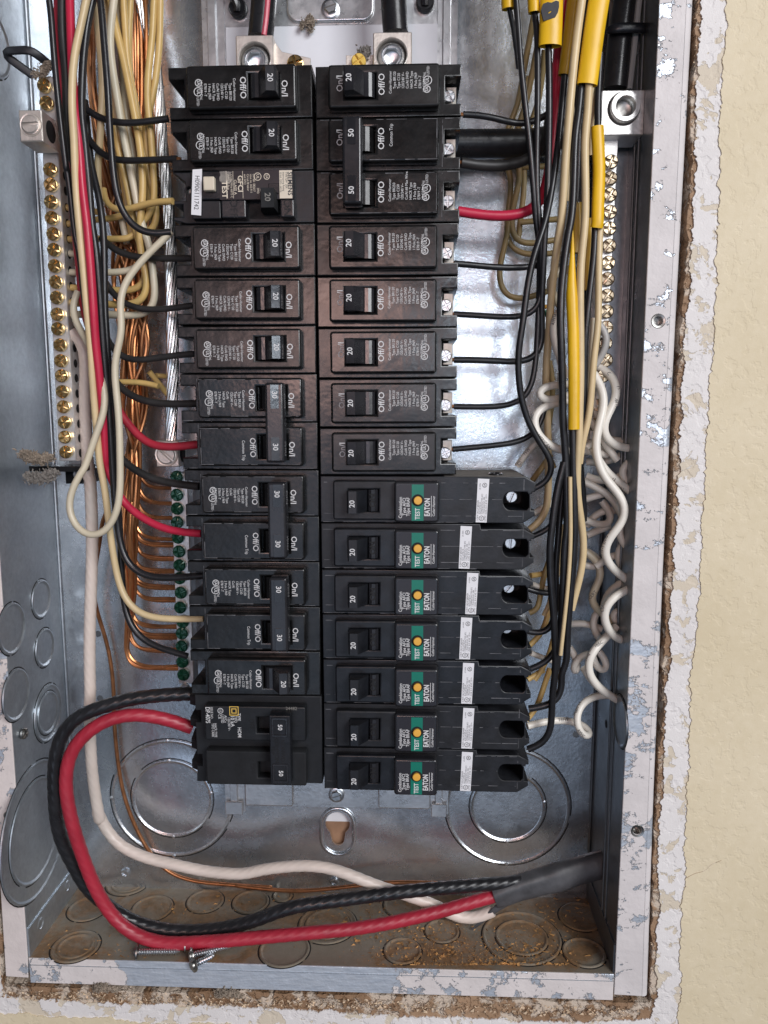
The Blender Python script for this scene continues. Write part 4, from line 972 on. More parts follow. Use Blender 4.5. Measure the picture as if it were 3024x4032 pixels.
wire('A1 860,1330 840,1420 760,1428 690,1425 430,1465', [1.2, 1.15], .07, 'ins_yellowtan', 'short yellow tan wire crossing the copper below the serial sticker wire', group=TG)
wire('A1 680,-60 688,80 705,300 740,620 790,950 830,1250 850,1420', [1.1, 1.0, 1.2], .08, 'ins_tan', 'tan wire between the pale bending wire and the glossy black one', group=TG)
wire('G1 488,-40 492,0 520,250 540,500 556,720 572,950;G2 600,200 640,480 670,720', [1.2, 1.1, 1.2], .078, 'ins_cream', 'cream wire showing between the copper and the yellow tan bending wire', group=TG)
wire('G1 455,-40 445,60 432,200 440,330 470,560 512,780 545,950;G2 575,300 620,560', [1.0, .9, 1.2], .078, 'ins_tan', 'tan wire running just left of the pale bending wire', group=TG)
wire('G1 600,-40 590,150 585,350 600,600 640,850;G2 690,300 730,560 745,800', [1.2, 1.1, 1.3], .07, 'ins_yellowtan', 'yellow tan wire in front of the copper, left of the pair standing apart', group=TG)
wire('G1 345,-40 350,100 372,300 392,480 405,700 420,900', [1.0, 1.2], .07, 'ins_yellowtan', 'yellow tan wire tucked directly behind the glossy thin black wire', group=TG)
wire('SRC 428,-40 436,120 444,320 462,560 500,800 520,940', [1.3, 1.4], .075, 'ins_yellowtan', 'yellow tan wire deep in the bundle, just left of the copper at the top', group=TG)
wire('SRC 405,-40 410,150 418,330 440,560 470,820 500,960', [1.35, 1.4], .075, 'ins_cream', 'cream wire deep in the bundle behind the pale bending one', group=TG)
wire('SRC 468,-40 474,150 486,330 512,560 548,800 575,930', [1.3, 1.4], .072, 'ins_tan', 'tan wire lying directly on the left edge of the copper bundle', group=TG)
wire('A1 640,1385 560,1378 430,1355', [1.2, 1.15], .07, 'ins_yellowtan', 'short yellow stub in the brass bar beside the serial sticker height', group=TG)
wire('B1 640,172 560,166 440,163', [1.2, 1.15], .072, 'ins_cream', 'short cream stub entering the brass screw bar', group=TG)
wire('B1 770,1002 830,1003 900,1000 1005,1012 1035,1030', [1.2, 1.1], .065, 'ins_yellowtan', 'short yellow tan wire lying across the copper above the topmost double breaker', group=TG)
wire('B1 975,935 990,955 1020,990 1070,1050 1100,1090', [1.4, 1.7], .065, 'ins_yellowtan', 'short slanting yellow tan wire end next to the stranded aluminium cable', group=TG)
wire('B1 1020,960 1045,965 1085,966', [1.6, 1.8], .06, 'ins_yellowtan', 'tiny yellow tan wire stub touching the stranded aluminium cable', group=TG)
wire('B1 1120,20 1085,60 1000,130 900,240 820,340 780,450 785,560 805,640 790,720 755,820 745,930 765,1100 780,1300 785,1600;C1 785,80 785,200 770,350 730,440 650,520 560,520 480,440 440,330 460,230 510,130 560,50;B1 540,1600 600,1430 650,1280 690,1180 685,1050 650,930 600,780 520,660 470,560 465,480 510,410', [.4, .1, .05, .0, .2, .4, .8], .076, 'ins_cream', 'long cream wire making a hanging loop over the left bundle', group=None)
wire('B1 470,672 500,690 545,750 560,850 555,1100 565,1400 580,1659;C1 585,100 600,400 600,700 590,1000 585,1300 590,1600;H8 780,1000 785,1300 800,1600 840,1900 880,2100;D1 480,600 520,700 600,800 720,860 880,900 1050,935 1250,945;D2 680,1208 850,1185 1000,1175 1150,1190 1300,1240 1450,1300 1600,1350;D3 650,1360 750,1400 850,1430 950,1490 1050,1522 1150,1510 1230,1470', [1.1, 1.3, 1.3, 1.4, 1.7, 1.6, 1.3, 1.4], .135, 'ins_pinkwhite', 'thick white twisted cable running down and along the bottom', 'cable', name='twisted_cable', seg=28, lobes=6, amp=.026, twist=24, step=.035, sm=80)
wire('C1 1290,1545 1240,1545 1000,1560 800,1590;D1 520,105 400,150 320,230 280,350 275,550 300,750 380,920 440,1020 560,1120 680,1190 850,1230 1050,1230 1250,1190;D2 900,1450 1300,1390 1600,1350;D3 800,1330 1150,1300 1300,1290 1420,1275', [.7, .3, .25, .6, .75, .8, 1.1, 1.4], .155, 'ins_black', 'thick black twisted cable bending along the bottom', 'cable', name='twisted_cable', seg=28, lobes=6, amp=.036, twist=24, step=.035, sm=80)
wire('D1 965,212 950,205 800,160 650,145 520,180 420,250 350,350 330,500 360,680 420,870 480,1020 560,1150 660,1240 800,1290 1000,1290 1300,1265;D3 100,1608 300,1590 600,1540 900,1470 1100,1412 1240,1375 1330,1345', [.7, .2, .15, .35, .35, .5, .9, 1.4], .15, 'ins_red_dark', 'thick red twisted cable bending along the bottom', 'cable', name='twisted_cable', seg=28, lobes=6, amp=.026, twist=24, step=.035, sm=80)
sh = wire('D4 195,1120 300,1085 400,1058 500,1035 600,1003 740,960 890,915 960,895', [1.35, 1.5, 1.7], .35, 'sheath', 'wide black cable sheath entering through the right side at the bottom', 'cable sheath', name='cable_sheath', seg=28, flat=.72, lobes=5, amp=.045, twist=1.6, taper=lambda t: .86+.14*min(1, t*3)+.04*math.sin(t*17)+.03*math.sin(t*31))
C = spline([at(*px('D4', x, y), 1.3) for x, y in ((300, 1130), (210, 1190), (140, 1250), (78, 1303))], .05)
mk('torn_strip', tube(C, .13, 10, flat=.35, taper=lambda t: 1-.8*t), 'sheath', sh, tuple(o_c[sh.name][len(o_c[sh.name])//2]))
wire('C1 700,350 670,400 655,440 662,520 640,610 615,800 620,960 650,1060 700,1220 738,1450 745,1650;D1 575,200 595,400 625,560 690,730 760,850 850,940 960,980 1150,1000 1400,1015;D2 500,1302 600,1312 800,1335 1000,1340;D3 200,1322 560,1285 900,1290', [1.8, 2.5, 2.55, 2.55, 2.5, 2.3, 2.2], .05, 'copper_old', 'single bare copper wire running down the back to the bottom', name='copper_wire')
# stranded bare aluminium cable to the ground lug
pts = spline([at(*px('A1', x, y), d) for x, y, d in ((905, -60, 1.9), (950, 120, 1.9), (1000, 350, 1.9), (1035, 650, 1.9), (1060, 1000, 1.85), (1100, 1400, 1.8), (1112, 1600, 1.75), (1122, 2000, 1.7), (1128, 2400, 1.7), (1115, 2880, 1.65))], .1)
pts = ext(pts); g = G(); tw = 1.5
T_ = np.gradient(pts, axis=0); T_ /= np.linalg.norm(T_, axis=1)[:, None]; s_ = np.arange(len(pts))*.1
U_ = np.cross(T_, [0, 1., 0]); U_ /= np.linalg.norm(U_, axis=1)[:, None]; W_ = np.cross(T_, U_)
for k in range(9):
    a = s_*tw+2*math.pi*k/9; g.join(tube(pts+U_*(.10*np.cos(a))[:, None]+W_*(.10*np.sin(a))[:, None], .043, 8))
o = tuple(pts[len(pts)//2])
tag(mk('stranded_cable', g, 'alu_strand', None, o), 'bare stranded aluminium cable running down to the ground lug', 'cable')
# bundle of bare copper ground wires
rows = [1923, 1981, 1984, 2038, 2041, 2123, 2143, 2149, 2196, 2202, 2247, 2252, 2310, 2316, 2359, 2365, 2464, 2470, 2500, 2507, 2512, 2558, 2563, 2622, 2628, 2634]
n = len(rows); ORD = 'first second third fourth fifth sixth seventh eighth ninth tenth eleventh twelfth thirteenth fourteenth fifteenth'.split()
for i, ry in enumerate(rows):
    r = random.Random(40+i); p = 1-i/(n-1); q = r.random()
    left = i % 3 == 2
    x0 = (345+28*q) if left else (518+66*r.random())
    tops = [(x0-8, -60), (x0, 120), (x0+r.uniform(-6, 6)+(4 if left else 0), 320), ((375+45*q) if left else x0+r.uniform(-14, 6), 560), (425+165*r.random(), 860), (440+150*r.random(), 1100),
            (478+112*r.random(), 1350), (480+105*r.random(), 1600), (486+90*(.5*p+.5*r.random()), 1800)]
    lane = 492+62*(.75*p+.25*r.random())
    tops = [t for t in tops if t[1] < ry-200]
    y = 1960
    while y < ry-110: tops.append((lane+r.uniform(-21, 21), y)); y += 170
    bx_ = np.interp(ry, [1878, 2690], [676, 706])
    tops += [(lane, ry-62), (lane+8, ry-26+r.uniform(-4, 4)), (lane+34, ry-3), (lane+80, ry+r.uniform(-5, 5)), (bx_-50, ry+r.uniform(-6, 6)), (bx_+4, ry)]
    dd = [1.9]+[1.5+.9*r.random() for _ in range(8)]+[2.0, 1.95]
    k_ = min(range(15), key=lambda q: abs(gx[q][1]+22-ry)); pair = [z for z in rows if min(range(15), key=lambda q: abs(gx[q][1]+22-z)) == k_]
    which = 'bare copper wire' if len(pair) == 1 else ('upper' if ry == pair[0] else 'lower' if ry == pair[-1] else 'middle')+' bare copper wire of those'
    lab = which+' at the '+ORD[k_]+' green screw from the top'
    wire('SRC '+' '.join('%.1f,%.1f' % t for t in tops), dd, .045, 'copper' if i % 2 else 'copper_old', lab, 'wire', 'bare copper ground wires', 'copper_wire', .09, seg=8)

# ------------------------------------------------------------------ right wires
RG = 'black wires of the right bundle'
def sleeve(spec, depth, r, flat, lab, mat='sleeve_yellow', taper=None):
    pts = parse(spec); ds = np.interp(np.linspace(0, 1, len(pts)), np.linspace(0, 1, 2), depth)
    C = spline([at(x, y, d) for (x, y), d in zip(pts, ds)], .12); C = ext(C) if pts[0][1] < -20 else C; g = tube(C, r, 22, flat=flat, taper=taper)
    g.f.pop(); g.sm.pop(); last = g.v[-22:]; c = C[-1]; t = C[-3]-C[-1]; t /= np.linalg.norm(t); b = len(g.v)
    g.v += [tuple(c+(np.array(p)-c)*.90) for p in last]+[tuple(c+(np.array(p)-c)*.86+t*.35) for p in last]
    for lv in (b-22, b):
        for k in range(22): g.f.append((lv+k, lv+(k+1) % 22, lv+22+(k+1) % 22, lv+22+k)); g.sm.append(True)
    g.f.append(tuple(range(b+22, b+44))); g.sm.append(False)
    o = tuple(C[len(C)//2]); return tag(mk('wire_sleeve', g, mat, None, o), lab, 'sleeve', 'yellow wire sleeves'), C, o
sleeve('E1 310,-160 325,-50 335,120', (.1, .15), .125, .9, 'small yellow sleeve, leftmost at the top edge')
sleeve('E1 655,-160 662,-50 672,168', (.05, .1), .115, .9, 'narrow yellow sleeve just left of the one with a black blot')
s3, C, o = sleeve('E1 910,-160 903,-50 895,250 882,605', (.0, .0), .222, .5, 'wide yellow sleeve marked with a black ink blot')
bl_ = [(765, 130), (790, 50), (850, 25), (900, 35), (960, 5), (1000, 20), (1000, 90), (985, 160), (950, 225), (880, 250), (800, 272), (785, 220)]
ho = [(858, 165), (880, 148), (902, 140), (896, 156), (866, 178)]
yb = -.118
mk('ink_blot', prism([[(at(*px('E1', x, y), yb)[0], at(*px('E1', x, y), yb)[2]) for x, y in L] for L in (bl_, ho)], yb, yb+.05), 'ink', s3, o)
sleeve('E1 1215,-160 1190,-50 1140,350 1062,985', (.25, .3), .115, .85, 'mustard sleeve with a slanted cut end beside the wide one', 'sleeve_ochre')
sleeve('E1 1545,-160 1530,-50 1460,400 1365,1110', (-.1, -.1), .20, .5, 'longest and widest yellow sleeve at the top right')
sleeve('E2 1500,325 1512,600 1522,900 1510,1300 1495,1659;E3 1490,322', (.15, .2), .125, .75, 'yellow sleeve directly left of the right neutral bar screws')
sleeve('E3 1180,330 1172,700 1165,1000 1170,1300;E4 680,200 685,500 685,935', (.05, .05), .118, .8, 'long yellow sleeve with a pointed top, lowest of all', taper=lambda t: min(1, .04+t*2.9))
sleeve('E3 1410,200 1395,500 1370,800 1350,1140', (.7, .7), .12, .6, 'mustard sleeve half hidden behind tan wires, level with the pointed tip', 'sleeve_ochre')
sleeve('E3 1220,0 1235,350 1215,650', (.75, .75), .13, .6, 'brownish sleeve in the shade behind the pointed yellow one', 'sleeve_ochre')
wire('E1 345,100 370,160 400,300 430,560 470,900', [.2, .6], .05, 'ins_black', 'thin black wire coming out of the leftmost yellow sleeve', group=RG)
wire('E1 430,-100 440,0 470,400 500,850 550,1300 590,1659;E2 600,400 640,800 670,1200 705,1659;E3 735,400 745,800;E4 415,150 390,500 340,690 250,745 100,765 -215,763', [.0, .0, .15, .5, .6, .6], .062, 'ins_black', 'leftmost long black wire, passing in front and ending at the fourth glossy 20 amp breaker', group=RG)
wire('E1 672,120 700,170 715,500 720,900 715,1659;E2 712,400 706,800 712,1200 730,1500;E3 760,300 770,600;E4 425,50 400,70 330,88 200,95 -60,78 -215,70', [.15, .1, .2, .5, .6], .062, 'ins_black', 'black wire from the narrow yellow sleeve, second from left', group=RG)
wire('E1 860,560 870,1000 870,1659;E2 868,400 862,800 850,1200 835,1500;E3 815,300 800,700;E4 440,100 450,330 420,390 340,430 180,425 -40,414 -215,413', [.1, .1, .3, .6, .6], .068, 'ins_black', 'black wire from the sleeve with the ink blot', group=RG)
wire('E1 1075,950 1070,1000 1040,1350 1010,1659;E2 1005,400 960,800 920,1050 850,1450 800,1659;E3 690,600 620,900 560,1250 520,1659;E4 290,200 265,400 270,560 300,750 350,900;F1 240,120 290,240 370,330 405,400 380,490 320,550 205,582', [.3, .2, .05, .1, .3, .5], .068, 'ins_black', 'black wire crossing the bundle diagonally and looping to the topmost green label breaker', group=RG)
wire('A3 1035,748 1120,748 1200,757 1300,790 1380,812 1430,822 1500,800 1580,750', [.55, .6, .8], .066, 'ins_black', 'black wire from the top right breaker into the right bundle', group=RG)
wire('A3 1020,1062 1100,1078 1200,1087 1350,1080 1450,1050 1540,990 1590,900 1600,760', [.6, .9, 1.2], .108, 'ins_black_dull', 'thick black wire from the 50 amp double breaker', group='wires of the right 50 amp breaker')
wire('A3 980,942 1040,942 1300,940 1480,938 1600,925 1700,850', [1.6, 1.7, 1.9], .30, 'ins_black', 'wide black cable lying sideways behind the bundle next to the 50 amp breaker', 'cable', name='sideways_cable', seg=20)
wire('A3 1000,1380 1030,1386 1100,1396 1200,1410 1350,1412 1450,1392 1540,1340;E2 830,1100 880,850 925,500 950,0;E1 960,1200 985,700 1060,0 1075,-100', [.5, .6, .7, .75, .5], .105, 'ins_red', 'red wire from the 50 amp double breaker turning up behind the sleeves', group='wires of the right 50 amp breaker')
wire('B3 975,228 1040,232 1200,250 1470,255 1560,230', [.5, .7], .066, 'ins_black', 'black wire from the glossy breaker right below the 50 amp breaker', group=RG)
wire('B3 965,1442 1040,1435 1150,1425 1300,1410 1420,1390 1500,1350 1550,1270 1570,1150', [.55, .7], .062, 'ins_black', 'black wire from the lowest printed 20 amp breaker on the right', group=RG)
wire('E1 1290,1060 1290,1110 1260,1400 1240,1659;E2 1220,300 1205,500 1195,900 1180,1300 1150,1659;E3 1130,300 1090,600 1050,900 1022,1200 1020,1659;E4 590,300 600,600 605,950;F1 480,300 485,600 490,900;F2 480,0 465,300 450,600 430,800 415,950;H2 545,-60 420,-20', [.0, .0, .0, .2, .2, .5], .078, 'ins_black', 'long shiny black wire from the widest sleeve down the middle of the bundle', group=RG)
wire('E1 1395,-100 1380,0 1330,300 1260,650 1240,900 1225,1300;E2 1260,200 1255,700 1230,1300', [.1, .2, .5], .06, 'ins_black', 'black wire squeezed between the tan wire and the widest sleeve', group=RG)
wire('E1 1540,700 1530,880 1510,1200 1505,1659;E2 1508,330', [.3, .2], .07, 'ins_black', 'black wire entering the top of the sleeve by the right neutral bar', group=RG)
wire('E3 1470,300 1462,600 1430,900 1390,1250 1350,1659;E4 770,250 765,500 765,800 755,950;F1 575,330 590,500 605,650 605,780', [.3, .3, .5, .9], .068, 'ins_black', 'black wire leaving the sleeve by the right bar and going down behind tan wires', group=RG)
wire('E1 1310,-100 1300,0 1240,400 1190,850 1150,1250 1120,1659;E2 1110,400 1080,800 1060,1200 1020,1659;E3 1000,400 940,800 900,1200 870,1659;E4 490,300 475,500 480,750 490,950;F1 360,250 362,500 355,700 325,780 260,825 235,840', [-.1, -.15, .1, .6, 1.1, 1.1], .082, 'ins_tan', 'tan wire in front at the top, ending at the second green label breaker')
TR = 'tan wires of the right bundle'
wire('E1 1395,1060 1390,1130 1360,1659;E2 1335,400 1340,800 1345,1200 1340,1659;E3 1310,500 1280,900 1275,1300 1280,1659;E4 735,300 735,600 725,900;F1 575,200 560,400 560,600 590,800;F2 600,0 605,100 590,250 545,420 520,520', [-.05, -.05, .1, .2, .5], .078, 'ins_tan', 'tan wire from the widest sleeve running beside the pointed one', group=TR)
wire('E1 1430,1150 1420,1659;E2 1418,330 1405,700', [.3, .6], .06, 'ins_tan', 'tan wire hidden behind the widest sleeve end', group=TR)
wire('E3 1535,300 1530,330 1520,800 1515,1300 1510,1659;E4 845,300 820,600 790,900;F1 600,200 575,390', [.3, .3, .4], .072, 'ins_tan', 'tan wire from the sleeve nearest to the right neutral bar', group=TR)
wire('E1 1200,1000 1205,1300;E2 1195,50 1160,500 1130,1000 1090,1300', [.4, .6], .06, 'ins_tan', 'thin tan wire showing right of the front tan wire', group=TR)
wire('E4 830,100 815,400 800,650 770,900;F1 590,200', [.6, .6], .06, 'ins_cream', 'thin cream wire between the dark wire and the rightmost tan one', group=TR)
wire('F1 528,150 530,250 533,400 538,600 545,900;F2 545,0 525,300 505,500 490,700 475,950;H2 470,-30 540,60 545,250 470,400 370,430 250,447 105,466', [.2, .2, .3, .5, .6], .078, 'ins_black', 'black wire below the pointed sleeve ending at the second lowest green label breaker', group=RG)
wire('F1 470,380 425,550 400,700 380,900;F2 375,0 375,300 395,500 405,700 412,950;H2 420,200 405,500 395,780 330,900 220,970 95,997', [.2, .15, .2, .4, .6], .078, 'ins_black', 'black wire bending to the lowest green label breaker', group=RG)
wire('F1 475,450 445,700 430,900;F2 410,250 418,450 400,600 385,670 300,697 205,663', [.5, .5, .65], .07, 'ins_black', 'black wire ending at the middle green label breaker', group=RG)
wire('F1 455,600 440,750 370,843 300,873 205,902', [.6, .6], .062, 'ins_black', 'black wire ending at the second green label breaker from the top', group=RG)
wire('F2 470,330 450,418 370,420 290,405 200,372', [.6, .6], .066, 'ins_black', 'black wire ending at the third green label breaker from the top', group=RG)
wire('F2 440,700 400,840 330,895 230,928', [.5, .6], .07, 'ins_black', 'black wire ending at the third green label breaker from the bottom', group=RG)
PG = 'pigtail wires behind the right bundle'
wire('F2 460,-60 440,200 400,400 330,560', [.8, .9], .05, 'ins_tan', 'thin tan line running down inside the lower black wires', group=TR)
wire('F1 510,480 512,700;F2 515,0 500,300 470,600 445,830', [.1, .15], .045, 'ins_tan', 'thin tan wire visible between the lower black wires', group=TR)
for spec, dd, r, m, lab in (('F2 380,150 345,230 310,400 290,480 322,530 300,550 232,542', [1.0, 1.0], .065, 'ins_olive', 'brownish pigtail wire hooking to the third green label breaker'),
    ('F2 380,430 340,650 300,720 235,762', [1.1, .9], .065, 'ins_yellowtan', 'yellow tan pigtail wire slanting to the middle green label breaker'),
    ('F2 395,720 385,780 340,900 300,970 270,1000', [1.0, .9], .06, 'ins_yellowtan', 'yellow tan pigtail wire slanting past the middle green label breaker'),
    ('F2 430,880 350,858 240,815', [1.2, .9], .066, 'ins_white', 'white pigtail wire end below the middle green label breaker'),
    ('F2 370,260 320,290 240,288', [1.2, .9], .065, 'ins_yellowtan', 'short yellow tan pigtail above the third green label breaker screw'),
    ('F2 420,390 350,385 210,330', [1.2, .9], .062, 'ins_white', 'white pigtail wire above the third green label breaker black wire'),
    ('H2 385,-60 370,0 290,200 230,430 170,560 75,612', [1.0, .9], .066, 'ins_yellowtan', 'yellow tan pigtail wire crossing the black one at the bottom right breakers'),
    ('H2 300,-40 250,0 90,85', [1.0, .9], .066, 'ins_yellowtan', 'yellow tan pigtail wire end at the third green label breaker from the bottom')):
    wire(spec, dd, r, m, lab, group=PG)
OG = 'olive wires looped at the back right'
for spec, dd, lab in (('E1 690,100 600,600 500,1150 440,1500;E2 350,250 290,500 265,700 300,850 400,950 360,1200 310,1659;E3 290,350 330,550 430,655 600,680 800,672 1000,640', [1.3, 1.9, 2.3, 2.2], 'olive wire loop, lower of the two wide loops above the black sideways wire'),
    ('E1 720,600 640,1000 560,1400;E2 440,400 405,600 430,730 520,900 420,1250 380,1500;E3 360,300 400,500 500,550 700,520 960,480', [1.4, 2.0, 2.2], 'olive wire loop, upper of the two wide loops above the black sideways wire'),
    ('E1 810,650 780,1000 720,1400;E2 580,400 540,700 540,1300;E3 520,0 490,250 470,450', [1.6, 2.2, 2.4], 'olive wire hanging straight in the back right, rightmost of the loops'),
    ('E3 340,250 300,560 240,700 210,900 215,1050 260,1200 380,1270 520,1260 690,1210 850,1150', [2.0, 1.8, 1.9], 'olive wire loop below the black sideways wire, lowest at the back'),
    ('E1 600,1000 480,1400;E2 330,350 420,700 560,900', [2.0, 2.3], 'olive wire in the back crossing above the wide black cable'),
    ('E2 480,850 640,860 830,850 960,830', [2.2, 2.2], 'olive wire lying sideways under the thick black wire'),
    ('E3 500,250 700,230 980,210', [2.2, 2.1], 'olive wire lying sideways just under the red 50 amp wire'),
    ('E4 500,420 530,600 510,800 480,1000;F1 330,250 400,420', [1.6, 1.8], 'olive wire behind the loop of white wire in the middle right'),
    ('F1 380,330 300,440 240,520 215,560', [1.6, 1.4], 'olive wire slanting behind the topmost green label breaker')):
    wire(spec, dd, .066, 'ins_olive', lab, group=OG)
# white curly pigtails
CG = 'white curly pigtails along the right side'
def pr(w, items, size=.105):
    C = o_c[w.name]; o = tuple(C[len(C)//2]); g = G()
    for s, tile, x, y, rot in items:
        q = px(tile, x, y); best = None
        for Y in np.linspace(-.2, 2.6, 60):
            p = at(*q, Y); d = np.min(np.linalg.norm(C-p, axis=1))
            if best is None or d < best[0]: best = (d, Y)
        Y = best[1]; p = at(*q, Y-.09); g.join(text(s, size, p[0], p[2], p[1], rot=rot, bold=0, xs=.9))
    mk('wire_print', g, 'ink', w, o)
def curl(spec, dd, r, m, lab, items=None):
    r *= 1.1
    w = wire(spec, dd, r, m, lab, 'wire', CG, 'curly_wire')
    if items: pr(w, items)
    return w
curl('B4 560,872 600,885 640,900 690,960 705,1050 680,1130 620,1200 590,1280 620,1350 700,1400 820,1402 870,1400', [1.0, .7, .5, .6, .9], .08, 'ins_white', 'white curl bulging right beside the lower neutral bar screws, reading (UL)', [('CSA', 'B4', 655, 935, -40), ('(UL)', 'B4', 702, 1030, 85), ('MTW', 'B4', 690, 1120, 80)])
curl('B4 400,990 330,1000 240,995 172,1025 170,1080 240,1110 340,1080 420,1050', [.7, .45, .5, .8], .075, 'ins_white', 'flat white ring shaped loop in front of the bright back, above the curl reading WIRE')
curl('B4 420,1090 330,1110 220,1130 150,1185 158,1270 210,1350 320,1410 430,1440;F1 590,280 660,310 760,330', [.8, .5, .4, .6, 1.0], .078, 'ins_white', 'white curl in front of the bright back, reading AMERICAN WIRE', [('WIRE', 'B4', 152, 1215, 88), ('AMERICAN', 'B4', 225, 1355, -48)])
curl('B4 330,530 295,545 280,650 310,760 340,850 370,950', [.5, .4, .6], .08, 'ins_white', 'white curl left of the pointed yellow sleeve, reading AWG', [('AWG', 'B4', 293, 580, 85)])
curl('B4 420,260 340,245 265,300 245,370 290,440 340,500', [1.2, 1.1, 1.2], .085, 'ins_cream', 'cream curl behind tan wires above the one reading AWG')
curl('B4 545,925 600,1000 622,1080 592,1220 555,1350 560,1450 600,1560;C4 590,110 700,220 760,310 742,420 660,490 603,580 620,660 700,740 790,803 830,830', [.8, .5, .3, .25, .3, .7], .083, 'ins_white', 'longest white curl, running from the bar down to the flange edge', [('AT-1 600V', 'C4', 612, 560, 70)])
curl('C4 870,800 800,830 700,870 620,930 600,1010 640,1110 720,1175 775,1175', [.6, .3, .3, .8], .083, 'ins_white', 'white curl shaped like a C, reading CSA', [('CSA', 'C4', 604, 965, 85)])
curl('C4 540,-60 570,0 590,60 690,150 800,230 850,270', [.5, .7], .08, 'ins_white', 'white wire slanting to the flange edge, reading 10/33', [('10/33', 'C4', 660, 130, -40), ('DEEY', 'C4', 720, 185, -38)])
curl('C4 690,1080 640,1140 560,1210 500,1300 515,1400 590,1480 655,1525 720,1560', [.9, .5, .5, .9], .083, 'ins_white', 'white curl reading 600V, above the lowest one', [('600V', 'C4', 515, 1280, 75), ('105C', 'C4', 580, 1195, 40)])
curl('H2 1220,295 1150,280 1050,285 900,315 780,400 712,540 722,720 830,860 920,885 965,800 880,690 700,625 550,612 350,622 85,695', [1.4, 1.0, .7, .7, 1.1, 1.1, .9], .076, 'ins_white', 'lowest white curl, joined to the second lowest breaker, reading 1000V', [('1000V 14', 'H2', 740, 470, 70), ('AWG', 'H2', 790, 790, -50), ('TFFW', 'H2', 560, 612, 5)])
curl('H2 830,-60 860,0 930,110 1020,200 1140,285 1200,310', [.8, 1.2], .08, 'ins_white', 'white wire coming down to meet the lowest curl')
curl('C4 490,600 510,610 580,660 612,740 565,830 505,900 560,970 640,1022 690,1085', [1.3, 1.2, 1.3], .08, 'ins_cream', 'cream zigzag curl in the shade, left of the C shaped one', [('CLRT', 'C4', 540, 880, 50)])
curl('B4 565,590 600,610 650,680 640,760 600,810 560,870', [.8, .7, .9], .07, 'ins_grey', 'greyish curl hooking over the right neutral bar screws')
curl('B4 545,700 620,860 590,1000 545,1100 560,1200', [1.0, 1.0], .07, 'ins_grey', 'greyish wire hanging over the lower right neutral bar')
curl('B4 520,1020 560,1150 600,1290 560,1380 470,1410', [.9, 1.1], .075, 'ins_white', 'white wire crossing the bottom end of the right neutral bar')
for spec, dd, lab in (('C4 830,0 760,20 700,80 720,150 800,200', [.9, .8], 'curl hooking out from the flange just right of the wire reading 10/33'),
    ('C4 470,150 540,185 640,225 700,300 740,400', [1.1, 1.0], 'curl crossing behind the longest white curl where it bulges right'),
    ('C4 490,270 560,240 640,225', [1.3, 1.2], 'short white wire end left of the bulging longest curl'),
    ('C4 780,330 700,430 690,500 740,570 800,610', [.9, .8], 'curl beside the flange below the bulge of the longest curl'),
    ('C4 700,340 620,320 540,370 500,440', [1.5, 1.6], 'arching shaded curl in the upper middle of the curly cluster'),
    ('C4 480,395 540,425 640,450 690,410 640,330 600,280', [1.2, 1.4], 'shaded curl ending at the tan wires beside the second green label breaker height'),
    ('C4 500,500 580,460 650,440', [1.4, 1.5], 'short shaded wire slanting up under the arching curl'),
    ('C4 790,510 700,560 680,640 720,720 800,760', [1.1, 1.0], 'shaded curl bulging left just above the C shaped white curl'),
    ('C4 490,690 560,720 620,700 580,630 500,600', [1.4, 1.4], 'shaded ring left of the middle of the longest curl'),
    ('C4 780,780 680,810 620,880 610,960', [.9, 1.1], 'shaded curl just behind the top of the C shaped one'),
    ('C4 800,1010 740,960 660,970 640,1030 700,1070 790,1060', [1.1, 1.1], 'flat shaded loop inside the opening of the C shaped curl'),
    ('C4 620,950 560,960 530,1040 545,1130 600,1180', [1.4, 1.3], 'shaded curl left of the C shaped one, bulging left'),
    ('C4 400,1065 460,1045 540,1060 600,1100', [1.6, 1.5], 'shaded wire arching over the small black hole in the box back'),
    ('C4 560,1250 480,1240 420,1300 400,1370 430,1410 460,1350 440,1270 390,1210', [1.4, 1.6], 'shaded loop left of the curl reading 600V'),
    ('C4 540,1270 550,1340 600,1390 650,1370 640,1290 580,1240', [1.0, 1.2], 'shaded loop right of the curl reading 600V'),
    ('C4 800,-60 720,0 620,40 500,30', [1.4, 1.6], 'shaded wire passing behind the start of the wire reading 10/33'),
    ('B4 480,1330 560,1400 660,1440 720,1370', [1.2, 1.4], 'shaded curl under the foot of the curl reading (UL)'),
    ('B4 480,1290 540,1330 620,1340 740,1360', [1.3, 1.3], 'white wire end lying level below the right neutral bar'),
    ('B4 470,1180 540,1230 590,1300 640,1420 700,1480', [.9, .8], 'white wire slanting behind the upper part of the longest curl'),
    ('C4 500,120 570,160 640,170 720,120', [1.2, 1.0], 'white wire end bending up behind the wire reading 10/33'),
    ('C4 800,640 720,600 650,620 600,680 560,700', [1.2, 1.2], 'white wire end behind the lower tip of the longest curl')):
    curl(spec, dd, .076, 'ins_white', lab)
wire('F1 340,200 250,260 190,350 150,410', [1.5, 1.6], .075, 'ins_white', 'white wire slanting down behind the topmost green label breaker, reading CSA 75W')
pr(bpy.data.objects[[o.name for o in bpy.data.objects if o.get('label', '').startswith('white wire slanting down behind')][0]], [('CSA', 'F1', 172, 380, 55), ('75W', 'F1', 215, 310, 50)])
wire('F1 420,640 330,690 260,730', [1.5, 1.3], .075, 'ins_white', 'white pigtail wire half hidden behind the second green label breaker')
